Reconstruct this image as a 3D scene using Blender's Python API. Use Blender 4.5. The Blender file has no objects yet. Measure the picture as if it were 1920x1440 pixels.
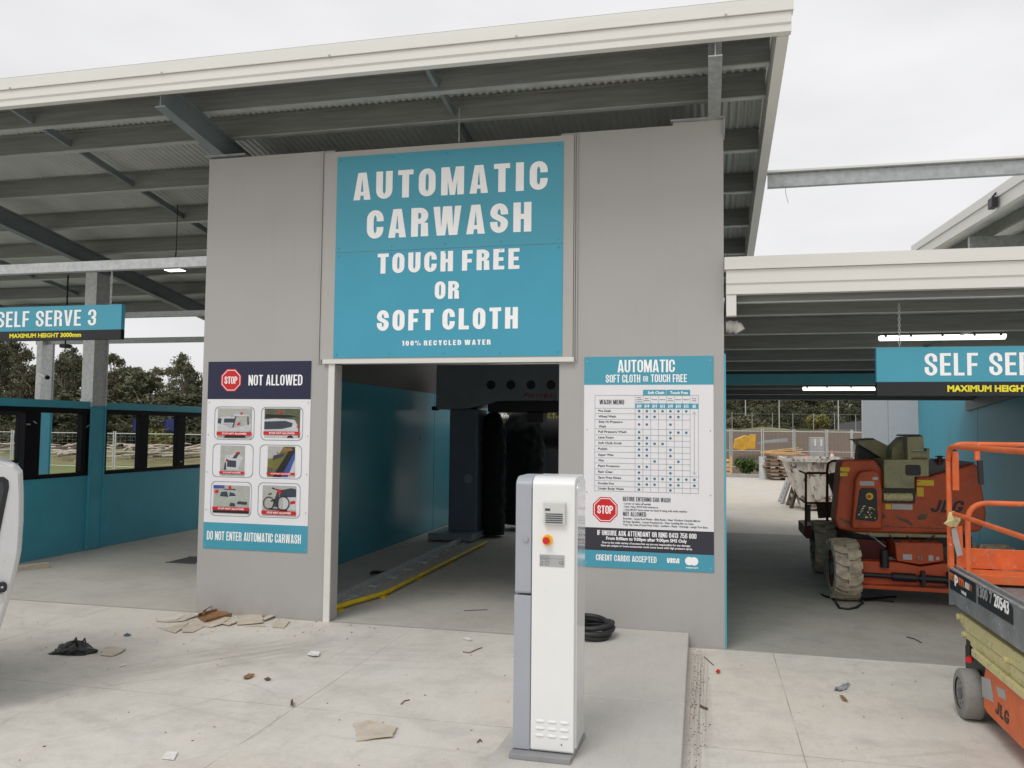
import bpy, bmesh, math, random
from math import sin, cos, pi, radians
from mathutils import Vector, Matrix, noise
S = bpy.context.scene
COL = S.collection
rnd = random.Random(7)

# ------------------------------------------------------------------ camera model (used to read real positions off the survey of the photo)
CF, CYAW, CPIT, CROLL = 1540.0, .2327, .0544, .0106
CO = Vector((-.1614, -7.9003, 2.0))
FW = Vector((-sin(CYAW)*cos(CPIT), cos(CYAW)*cos(CPIT), sin(CPIT)))
_r = Vector((cos(CYAW), sin(CYAW), 0)); _u = _r.cross(FW)
RT = _r*cos(CROLL) + _u*sin(CROLL); UP = -_r*sin(CROLL) + _u*cos(CROLL)
def on(px, py, ax, v):
    d = FW + RT*((px-960)/CF) - UP*((py-720)/CF)
    t = (v-CO[ax])/d[ax]
    return CO + d*t
def GP(px, py, z=0.0): return on(px, py, 2, z)
def YP(px, py, y=0.0): return on(px, py, 1, y)
def XP(px, py, x=0.0): return on(px, py, 0, x)

# ------------------------------------------------------------------ materials
def srgb(r, g, b):
    f = lambda c: c/12.92 if c <= .04045 else ((c+.055)/1.055)**2.4
    return (f(r/255), f(g/255), f(b/255), 1)
def mat(name, col, rough=.5, metal=0.0, var=.12, scale=6.0, bump=0.0, bscale=60.0, dirt=None, dirt_amt=0.0, dscale=2.0, stretch=None, coat=0.0, emit=0.0, alpha=1.0, randv=0.0, spec=.5):
    m = bpy.data.materials.new(name); m.use_nodes = True
    nt = m.node_tree; N = nt.nodes; L = nt.links
    b = N['Principled BSDF']
    col = tuple(col[:3]) + (1,)
    b.inputs['Roughness'].default_value = rough; b.inputs['Metallic'].default_value = metal
    b.inputs['Coat Weight'].default_value = coat; b.inputs['Specular IOR Level'].default_value = spec
    b.inputs['Coat Roughness'].default_value = .12
    geo = N.new('ShaderNodeNewGeometry'); mp = N.new('ShaderNodeMapping')
    if stretch: mp.inputs['Scale'].default_value = stretch
    L.new(geo.outputs['Position'], mp.inputs['Vector'])
    n1 = N.new('ShaderNodeTexNoise'); n1.inputs['Scale'].default_value = scale; n1.inputs['Detail'].default_value = 8
    L.new(mp.outputs[0], n1.inputs['Vector'])
    r1 = N.new('ShaderNodeMapRange'); r1.inputs['From Min'].default_value = .3; r1.inputs['From Max'].default_value = .7
    r1.inputs['To Min'].default_value = 1-var; r1.inputs['To Max'].default_value = 1+var
    L.new(n1.outputs['Fac'], r1.inputs['Value'])
    mul = N.new('ShaderNodeMix'); mul.data_type = 'RGBA'; mul.blend_type = 'MULTIPLY'; mul.inputs[0].default_value = 1
    mul.inputs[6].default_value = col
    L.new(r1.outputs[0], mul.inputs[7])
    out = mul.outputs[2]
    if dirt_amt:
        n2 = N.new('ShaderNodeTexNoise'); n2.inputs['Scale'].default_value = dscale; n2.inputs['Detail'].default_value = 10; n2.inputs['Roughness'].default_value = .65
        L.new(mp.outputs[0], n2.inputs['Vector'])
        r2 = N.new('ShaderNodeMapRange'); r2.inputs['From Min'].default_value = .52; r2.inputs['From Max'].default_value = .72
        r2.inputs['To Max'].default_value = dirt_amt
        L.new(n2.outputs['Fac'], r2.inputs['Value'])
        mx = N.new('ShaderNodeMix'); mx.data_type = 'RGBA'; mx.inputs[7].default_value = tuple(dirt[:3])+(1,)
        L.new(r2.outputs[0], mx.inputs[0]); L.new(out, mx.inputs[6]); out = mx.outputs[2]
    if randv:
        oi = N.new('ShaderNodeObjectInfo'); rr = N.new('ShaderNodeMapRange'); rr.inputs['To Min'].default_value = 1-randv; rr.inputs['To Max'].default_value = 1+randv
        L.new(oi.outputs['Random'], rr.inputs['Value'])
        m3 = N.new('ShaderNodeMix'); m3.data_type = 'RGBA'; m3.blend_type = 'MULTIPLY'; m3.inputs[0].default_value = 1
        L.new(out, m3.inputs[6]); L.new(rr.outputs[0], m3.inputs[7]); out = m3.outputs[2]
    L.new(out, b.inputs['Base Color'])
    rv = N.new('ShaderNodeMapRange'); rv.inputs['To Min'].default_value = max(0, rough-.08); rv.inputs['To Max'].default_value = min(1, rough+.1)
    L.new(n1.outputs['Fac'], rv.inputs['Value']); L.new(rv.outputs[0], b.inputs['Roughness'])
    if bump:
        n3 = N.new('ShaderNodeTexNoise'); n3.inputs['Scale'].default_value = bscale; n3.inputs['Detail'].default_value = 6
        L.new(mp.outputs[0], n3.inputs['Vector'])
        bp = N.new('ShaderNodeBump'); bp.inputs['Strength'].default_value = bump; bp.inputs['Distance'].default_value = .01
        L.new(n3.outputs['Fac'], bp.inputs['Height']); L.new(bp.outputs[0], b.inputs['Normal'])
    if emit:
        b.inputs['Emission Color'].default_value = col; b.inputs['Emission Strength'].default_value = emit
    b.inputs['Alpha'].default_value = alpha
    return m
M = {}
M['render'] = mat('render_grey', (.415,.405,.392), .75, var=.035, scale=1.2, bump=.08, bscale=180, dirt=(.34,.33,.31), dirt_amt=.14, dscale=1.2)
def splash(m, z1=.55, amt=.55, col=(.30,.27,.23)):
    nt = m.node_tree; N = nt.nodes; L = nt.links; b = N['Principled BSDF']; src = b.inputs['Base Color'].links[0].from_socket
    g = N.new('ShaderNodeNewGeometry'); sp = N.new('ShaderNodeSeparateXYZ'); L.new(g.outputs['Position'], sp.inputs[0])
    r = N.new('ShaderNodeMapRange'); r.inputs['From Min'].default_value = 0; r.inputs['From Max'].default_value = z1; r.inputs['To Min'].default_value = 1; r.inputs['To Max'].default_value = 0; L.new(sp.outputs[2], r.inputs['Value'])
    p = N.new('ShaderNodeMath'); p.operation = 'POWER'; p.inputs[1].default_value = 2.2; L.new(r.outputs[0], p.inputs[0])
    n = N.new('ShaderNodeTexNoise'); n.inputs['Scale'].default_value = 7; n.inputs['Detail'].default_value = 9; n.inputs['Roughness'].default_value = .7; mp = N.new('ShaderNodeMapping'); mp.inputs['Scale'].default_value = (1,1,.45); L.new(g.outputs['Position'], mp.inputs['Vector']); L.new(mp.outputs[0], n.inputs['Vector'])
    r2 = N.new('ShaderNodeMapRange'); r2.inputs['From Min'].default_value = .35; r2.inputs['From Max'].default_value = .68; r2.inputs['To Max'].default_value = amt; L.new(n.outputs['Fac'], r2.inputs['Value'])
    q = N.new('ShaderNodeMath'); q.operation = 'MULTIPLY'; L.new(p.outputs[0], q.inputs[0]); L.new(r2.outputs[0], q.inputs[1])
    n3 = N.new('ShaderNodeTexNoise'); n3.inputs['Scale'].default_value = 5; n3.inputs['Detail'].default_value = 6; mp3 = N.new('ShaderNodeMapping'); mp3.inputs['Scale'].default_value = (2.5,1,.12); L.new(g.outputs['Position'], mp3.inputs['Vector']); L.new(mp3.outputs[0], n3.inputs['Vector'])
    r3 = N.new('ShaderNodeMapRange'); r3.inputs['From Min'].default_value = .58; r3.inputs['From Max'].default_value = .74; r3.inputs['To Max'].default_value = .10; L.new(n3.outputs['Fac'], r3.inputs['Value'])
    ad = N.new('ShaderNodeMath'); ad.operation = 'MAXIMUM'; L.new(q.outputs[0], ad.inputs[0]); L.new(r3.outputs[0], ad.inputs[1])
    mx = N.new('ShaderNodeMix'); mx.data_type = 'RGBA'; mx.inputs[7].default_value = col+(1,); L.new(ad.outputs[0], mx.inputs[0]); L.new(src, mx.inputs[6]); L.new(mx.outputs[2], b.inputs['Base Color'])
def chips(m, scale=26, lo=.63, hi=.66, amt=.9, col=(.16,.14,.12)):
    nt = m.node_tree; N = nt.nodes; L = nt.links; b = N['Principled BSDF']; src = b.inputs['Base Color'].links[0].from_socket
    n = N.new('ShaderNodeTexNoise'); n.inputs['Scale'].default_value = scale; n.inputs['Detail'].default_value = 5; n.inputs['Roughness'].default_value = .6; g = N.new('ShaderNodeNewGeometry'); L.new(g.outputs['Position'], n.inputs['Vector'])
    r = N.new('ShaderNodeMapRange'); r.inputs['From Min'].default_value = lo; r.inputs['From Max'].default_value = hi; r.inputs['To Max'].default_value = amt; L.new(n.outputs['Fac'], r.inputs['Value'])
    mx = N.new('ShaderNodeMix'); mx.data_type = 'RGBA'; mx.inputs[7].default_value = col+(1,); L.new(r.outputs[0], mx.inputs[0]); L.new(src, mx.inputs[6]); L.new(mx.outputs[2], b.inputs['Base Color'])
splash(M['render'])
M['render_top'] = mat('panel_cream_grey', (.44,.425,.40), .6, var=.03, scale=2)
M['cream'] = mat('cream_steel', (.72,.71,.67), .42, var=.03, scale=2, dirt=(.5,.47,.4), dirt_amt=.10, dscale=3, stretch=(.3,1,3))
M['teal'] = mat('teal_paint', (.06,.39,.52), .42, var=.06, scale=3, dirt=(.05,.25,.33), dirt_amt=.3, coat=.0)
M['teal_in'] = mat('teal_gloss_panel', (.05,.36,.46), .30, var=.10, scale=1.0, coat=.15, dirt=(.09,.13,.13), dirt_amt=.3, dscale=1.0)
M['signteal'] = mat('sign_teal', (.06,.335,.45), .38, var=.03, scale=2, coat=.1)
M['signteal2'] = mat('sign_teal_lower', (.055,.34,.48), .42, var=.03, scale=2)
M['white'] = mat('sign_white', (.80,.79,.81), .5, var=.015)
M['letter'] = mat('vinyl_letter_white', (.98,.975,.975), .5, var=.02)
M['navy'] = mat('sign_navy', (.012,.014,.05), .35, var=.05)
M['charcoal'] = mat('sign_charcoal', (.03,.03,.045), .4, var=.05)
M['black'] = mat('black_plastic', (.012,.012,.014), .45, var=.15)
M['blackframe'] = mat('black_window_frame', (.004,.005,.008), .6, var=.1, spec=.15)
M['ink'] = mat('ink_dark', (.04,.05,.07), .5)
M['line'] = mat('table_line', (.20,.25,.30), .5)
M['dot'] = mat('dot_blue', (.03,.17,.27), .5)
M['red'] = mat('sign_red', (.60,.012,.015), .45, var=.04)
M['yellow'] = mat('yellow_paint', (.72,.52,.01), .45, var=.1, dirt=(.2,.15,.05), dirt_amt=.4, dscale=9)
M['yellowtext'] = mat('yellow_vinyl', (.85,.75,.03), .5)
M['galv'] = mat('galvanised', (.40,.42,.42), .45, .55, var=.16, scale=14, dirt=(.62,.64,.64), dirt_amt=.35, dscale=10)
M['galv_light'] = mat('galvanised_bright', (.58,.60,.60), .45, .35, var=.14, scale=18, dirt=(.35,.37,.37), dirt_amt=.4, dscale=12)
M['purlin'] = mat('purlin_galvanised_shaded', (.225,.235,.225), .55, .3, var=.15, scale=5, stretch=(.4,3,8), dirt=(.11,.11,.10), dirt_amt=.35, dscale=3)  # same steel as the flanges, with shade on the web put into the colour
M['innerwall'] = mat('inner_wall_shaded', (.16,.15,.14), .8, var=.1, scale=2)  # grey upper wall, gloom under the roof put into a darker brown-grey
M['flange_lit'] = mat('purlin_flange_lit', (.50,.53,.52), .42, .3, var=.1, scale=5)  # lit copy of the purlin steel, brightness of the lower flange painted in
M['dryer'] = mat('dryer_dark', (.03,.032,.036), .6)
M['teal_lit'] = mat('teal_beam_lit', (.08,.42,.52), .45, var=.05)  # teal paint lightened, the glow of the batten lights put into the colour
M['rafter'] = mat('rafter_grey_paint', (.20,.235,.25), .5, .15, var=.1, scale=4)
M['sheet'] = mat('zinc_sheet', (.60,.62,.59), .42, .35, var=.08, scale=2)
M['gantry'] = mat('gantry_slate', (.27,.30,.34), .4, var=.08, scale=3)
M['navysteel'] = mat('gantry_navy', (.15,.175,.225), .35, var=.08)
M['bristle'] = mat('bristle_black', (.004,.004,.005), .8, var=.4, scale=30, bump=.9, bscale=60)
M['kwhite'] = mat('kiosk_white', (.80,.80,.79), .3, var=.012, coat=.4)
M['kgrey'] = mat('kiosk_grey', (.36,.38,.42), .38, var=.02)
M['kside'] = mat('kiosk_side_gloss', (.62,.63,.64), .06, var=.02, coat=1.0)
M['plastic'] = mat('light_grey_plastic', (.58,.58,.56), .45, var=.04)
M['darkgrey'] = mat('dark_grey', (.10,.10,.11), .5, var=.1)
M['baseplate'] = mat('base_plate_grey', (.27,.27,.275), .55, var=.1)
M['label'] = mat('label_silver', (.42,.42,.42), .4, .2)
M['rubber'] = mat('black_rubber', (.02,.02,.021), .5, var=.3, scale=20, bump=.2, bscale=60)
M['tyre'] = mat('dusty_tyre', (.46,.39,.29), .85, var=.3, scale=12, bump=.4, bscale=50, dirt=(.13,.12,.10), dirt_amt=.6, dscale=7)
M['greytyre'] = mat('grey_solid_tyre', (.26,.25,.23), .8, var=.15, scale=14, dirt=(.12,.11,.1), dirt_amt=.5, dscale=14)
M['orange'] = mat('orange_machine_paint', (.50,.075,.016), .5, var=.14, scale=4, dirt=(.15,.035,.015), dirt_amt=.55, dscale=5, bump=.05, bscale=30)
M['orange2'] = mat('orange_rail_paint', (.68,.13,.028), .48, var=.12, scale=9, dirt=(.45,.30,.2), dirt_amt=.4, dscale=16)
M['maroon'] = mat('dark_red_oxide', (.12,.018,.012), .6, var=.2, scale=8)  # dark maroon of the basket rails, wheel rims and frame side
M['beige'] = mat('beige_machine_paint', (.33,.31,.17), .5, var=.1, scale=4, dirt=(.12,.11,.07), dirt_amt=.5, dscale=6)
M['beige2'] = mat('pale_yellow_paint', (.60,.54,.27), .5, var=.12, scale=9, dirt=(.28,.25,.13), dirt_amt=.6, dscale=9)
M['deckgrey'] = mat('deck_worn_grey', (.26,.27,.28), .45, .4, var=.2, scale=6, dirt=(.45,.44,.42), dirt_amt=.5, dscale=9)
M['silver'] = mat('silver_car_paint', (.62,.62,.63), .30, .2, var=.02, coat=.6)
M['glass'] = mat('dark_window_glass', (.012,.022,.022), .06, var=.05, coat=.3)
M['rust'] = mat('rusty_white_skip', (.62,.58,.52), .6, var=.1, scale=3, dirt=(.16,.06,.03), dirt_amt=.95, dscale=3.5, stretch=(1.5,1.5,.8))
M['wood'] = mat('pallet_timber', (.38,.24,.13), .8, var=.35, scale=5, stretch=(1,6,6), dirt=(.15,.1,.07), dirt_amt=.5, dscale=4)
M['woodlight'] = mat('new_timber', (.62,.40,.18), .75, var=.25, scale=5, stretch=(1,5,5))
M['wooddark'] = mat('weathered_timber', (.13,.10,.075), .85, var=.4, scale=6)
M['branch'] = mat('bleached_branch', (.50,.43,.36), .85, var=.3, scale=6)
M['card'] = mat('cardboard', (.56,.49,.40), .85, var=.10, scale=7, dirt=(.33,.25,.17), dirt_amt=.5, dscale=6)
M['cardbrown'] = mat('cardboard_brown', (.26,.14,.06), .8, var=.2, scale=9)
M['bag'] = mat('black_bag', (.022,.024,.024), .38, var=.3, scale=25)
M['paper'] = mat('litter_paper', (.74,.73,.70), .7, var=.1, scale=30)
M['bark'] = mat('bark', (.17,.14,.11), .9, var=.3, scale=5)
M['leaf'] = mat('leaf_dark', (.115,.12,.072), .65, var=.5, scale=.9, randv=.25, spec=.2)
M['leaf2'] = mat('leaf_olive', (.175,.165,.10), .65, var=.45, scale=.9, randv=.25, spec=.2)
M['leafy'] = mat('leaf_yellow', (.20,.19,.06), .65, var=.4, scale=3, spec=.2)
M['leafg'] = mat('leaf_green', (.07,.12,.03), .6, var=.4, scale=3, spec=.2)
M['blue'] = mat('blue_banner', (.01,.02,.13), .5, var=.2)
M['skipyellow'] = mat('machine_yellow', (.65,.36,.03), .5, var=.2, scale=3)
M['concretegrey'] = mat('precast_grey', (.40,.40,.39), .8, var=.12, scale=3)
M['endwall'] = mat('endwall_light_grey', (.56,.56,.58), .7, var=.03)
M['lamp'] = mat('lamp_lit', (1,.97,.86), .4, emit=2.0, var=0)
M['lampled'] = mat('lamp_led_lit', (.95,.98,1), .4, emit=4.0, var=0)
M['pvc'] = mat('pvc_pipe', (.55,.54,.5), .45)
M['kerb'] = mat('concrete_kerb', (.36,.345,.32), .85, var=.12, scale=5, bump=.1, bscale=120)
M['sky_blueish'] = mat('picture_blue', (.05,.09,.32), .5, var=.2)
M['picgrey'] = mat('picture_grey', (.42,.42,.39), .5, var=.12, scale=40)
M['picgreen'] = mat('picture_green', (.10,.11,.06), .5, var=.5, scale=60)
M['picsage'] = mat('picture_sage', (.40,.44,.38), .5, var=.1, scale=40)
M['piccar'] = mat('picture_silver', (.55,.56,.58), .5, var=.1, scale=40)

chips(M['orange'], 18); chips(M['orange2'], 34, .64, .67, .8, (.55,.45,.36)); chips(M['beige'], 20, .63, .67, .7); chips(M['beige2'], 24, .61, .65, .7, (.25,.2,.14)); chips(M['rust'], 5, .55, .60, .9, (.13,.06,.04)); splash(M['tyre'], .3, .5, (.5,.43,.33)); chips(M['deckgrey'], 30, .62, .66, .7, (.6,.6,.6)); splash(M['teal'], .3, .4, (.25,.27,.26))
def ground_mat(name, base, joints=False, dark=1.0, tan=(.56,.50,.41), stain=.4, wave=False):
    m = bpy.data.materials.new(name); m.use_nodes = True
    nt = m.node_tree; N = nt.nodes; L = nt.links; b = N['Principled BSDF']
    geo = N.new('ShaderNodeNewGeometry')
    def ns(scale, det=8, rough=.6, st=None):
        n = N.new('ShaderNodeTexNoise'); n.inputs['Scale'].default_value = scale; n.inputs['Detail'].default_value = det; n.inputs['Roughness'].default_value = rough
        if st:
            mp = N.new('ShaderNodeMapping'); mp.inputs['Scale'].default_value = st; L.new(geo.outputs['Position'], mp.inputs['Vector']); L.new(mp.outputs[0], n.inputs['Vector'])
        else: L.new(geo.outputs['Position'], n.inputs['Vector'])
        return n.outputs['Fac']
    def rng(v, a, c, lo, hi):
        r = N.new('ShaderNodeMapRange'); r.inputs['From Min'].default_value = a; r.inputs['From Max'].default_value = c
        r.inputs['To Min'].default_value = lo; r.inputs['To Max'].default_value = hi; L.new(v, r.inputs['Value']); return r.outputs[0]
    def mixc(f, c1, c2, mode='MIX'):
        x = N.new('ShaderNodeMix'); x.data_type = 'RGBA'; x.blend_type = mode
        for i, c in ((0, f), (6, c1), (7, c2)):
            if hasattr(c, 'links'): L.new(c, x.inputs[i])
            elif i == 0: x.inputs[0].default_value = c
            else: x.inputs[i].default_value = tuple(c[:3])+(1,)
        return x.outputs[2]
    base = tuple(c*dark for c in base)
    c = mixc(rng(ns(.45), .35, .68, 0, 1), base, tuple(a*d*dark*1.9 for a, d in zip(base, tan)))
    c = mixc(rng(ns(2.6, 10, .75), .48, .70, 0, stain), c, tuple(x*.62 for x in base))
    c = mixc(rng(ns(9, 10, .75, (1.6, .35, 1)), .5, .8, 0, .42), c, tuple(x*.66 for x in base))
    c = mixc(rng(ns(1.3, 6, .6, (.4, 1.5, 1)), .56, .74, 0, .3), c, tuple(min(.85, x*1.22) for x in base))
    c = mixc(rng(ns(70, 4, .7), .60, .70, 0, .42), c, tuple(x*.45 for x in base))
    c = mixc(rng(ns(24, 6, .75), .60, .72, 0, .35), c, tuple(x*.6 for x in base))
    c = mixc(rng(ns(.9, 9, .75), .50, .62, 0, .34), c, tuple(x*.68 for x in base))
    c = mixc(rng(ns(190, 4, .7), .35, .65, 0, .30), c, tuple(x*.62 for x in base))
    c = mixc(rng(ns(38, 8, .8), .5, .62, 0, .16), c, tuple(min(.9, x*1.3) for x in base))
    if joints:
        sx = N.new('ShaderNodeSeparateXYZ'); L.new(geo.outputs['Position'], sx.inputs[0])
        wob = rng(ns(3.0, 3), 0, 1, -.004, .004)
        tot = None
        for ax, vals in ((0, (.42, -3.02, -6.5, 4.0, -10.2)), (1, (-2.43, -5.6))):
            for v in vals:
                s = N.new('ShaderNodeMath'); s.operation = 'ADD'; L.new(sx.outputs[ax], s.inputs[0]); L.new(wob, s.inputs[1])
                s2 = N.new('ShaderNodeMath'); s2.operation = 'SUBTRACT'; L.new(s.outputs[0], s2.inputs[0]); s2.inputs[1].default_value = v
                a = N.new('ShaderNodeMath'); a.operation = 'ABSOLUTE'; L.new(s2.outputs[0], a.inputs[0])
                k = rng(a.outputs[0], .002, .005, .6, 0)
                if tot is None: tot = k
                else:
                    mx = N.new('ShaderNodeMath'); mx.operation = 'MAXIMUM'; L.new(tot, mx.inputs[0]); L.new(k, mx.inputs[1]); tot = mx.outputs[0]
        fade = rng(ns(1.7, 4), .35, .55, .25, 1)
        fm = N.new('ShaderNodeMath'); fm.operation = 'MULTIPLY'; L.new(tot, fm.inputs[0]); L.new(fade, fm.inputs[1])
        c = mixc(fm.outputs[0], c, (.13, .12, .11))
    if joints:
        sx3 = N.new('ShaderNodeSeparateXYZ'); L.new(geo.outputs['Position'], sx3.inputs[0])
        for (cx, cy, rad, wd, am) in ((-6.5,-9.0,6.4,.10,.30), (-6.5,-9.0,7.9,.12,.22), (2.5,-9.5,7.6,.10,.28), (2.6,-9.5,9.2,.12,.22), (-3.9,-2.9,.9,.012,.5), (-1.9,4.2,7.1,.03,.25), (4.5,-5.2,3.9,.09,.25), (-8.5,-.5,5.2,.02,.35)):
            vv = N.new('ShaderNodeVectorMath'); vv.operation = 'DISTANCE'; L.new(geo.outputs['Position'], vv.inputs[0]); vv.inputs[1].default_value = (cx,cy,0)
            a1 = N.new('ShaderNodeMath'); a1.operation = 'SUBTRACT'; L.new(vv.outputs['Value'], a1.inputs[0]); a1.inputs[1].default_value = rad
            a2 = N.new('ShaderNodeMath'); a2.operation = 'ABSOLUTE'; L.new(a1.outputs[0], a2.inputs[0])
            k1 = rng(a2.outputs[0], wd*.4, wd, am, 0); k2 = rng(ns(2.2+rad*.1, 8, .7), .42, .62, 0, 1)
            a3 = N.new('ShaderNodeMath'); a3.operation = 'MULTIPLY'; L.new(k1, a3.inputs[0]); L.new(k2, a3.inputs[1]); c = mixc(a3.outputs[0], c, (.33,.31,.285))
    if joints:   # scuffed patch of dragged tyre dirt on the apron
        for (cx, cy, rad, ang, am) in ((-4.15, -1.35, 1.2, .9, .42), (-3.2, -1.0, 1.6, .2, .18), (-.22, -1.5, 1.9, 1.57, .75)):
            m1 = N.new('ShaderNodeMapping'); m1.vector_type = 'TEXTURE'; m1.inputs['Location'].default_value = (cx, cy, 0); m1.inputs['Rotation'].default_value = (0, 0, ang); m1.inputs['Scale'].default_value = (rad, rad*(.45 if rad < 1.8 else .055), 1); L.new(geo.outputs['Position'], m1.inputs['Vector'])
            ln = N.new('ShaderNodeVectorMath'); ln.operation = 'LENGTH'; L.new(m1.outputs[0], ln.inputs[0])
            st = N.new('ShaderNodeTexNoise'); st.inputs['Scale'].default_value = 1; st.inputs['Detail'].default_value = 9; st.inputs['Roughness'].default_value = .7
            m2 = N.new('ShaderNodeMapping'); m2.inputs['Scale'].default_value = (1.0, 6.5, 1); L.new(m1.outputs[0], m2.inputs['Vector']); L.new(m2.outputs[0], st.inputs['Vector'])
            f1 = rng(ln.outputs['Value'], .35, 1.0, 1, 0); f2 = rng(st.outputs['Fac'], .40, .60, 0, am)
            mm = N.new('ShaderNodeMath'); mm.operation = 'MULTIPLY'; L.new(f1, mm.inputs[0]); L.new(f2, mm.inputs[1])
            c = mixc(mm.outputs[0], c, (.22, .195, .165))
    L.new(c, b.inputs['Base Color'])
    b.inputs['Roughness'].default_value = .85; b.inputs['Specular IOR Level'].default_value = .3
    bp = N.new('ShaderNodeBump'); bp.inputs['Strength'].default_value = .25; bp.inputs['Distance'].default_value = .004
    L.new(ns(90, 6, .7), bp.inputs['Height']); L.new(bp.outputs[0], b.inputs['Normal'])
    return m
M['apron'] = ground_mat('apron_concrete', (.70,.672,.622), joints=True, tan=(.53,.505,.46), stain=.62)
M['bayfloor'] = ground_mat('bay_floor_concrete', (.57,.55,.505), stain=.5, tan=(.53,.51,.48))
M['bayfloor2'] = ground_mat('bay_floor_shaded', (.40,.38,.34), stain=.6, tan=(.53,.5,.46))  # stained concrete, low canopy shade put into a darker base colour
M['plinthc'] = ground_mat('plinth_concrete', (.56,.54,.505), stain=.25, tan=(.53,.51,.485))
M['yard'] = ground_mat('yard_concrete', (.62,.59,.55), joints=False)
M['soil'] = ground_mat('bare_soil', (.135,.10,.07), stain=.9)
M['grassy'] = ground_mat('dry_grass', (.25,.215,.115), stain=.8, tan=(.42,.56,.35))
M['mown'] = ground_mat('mown_grass', (.17,.20,.06), stain=.6)

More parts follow.
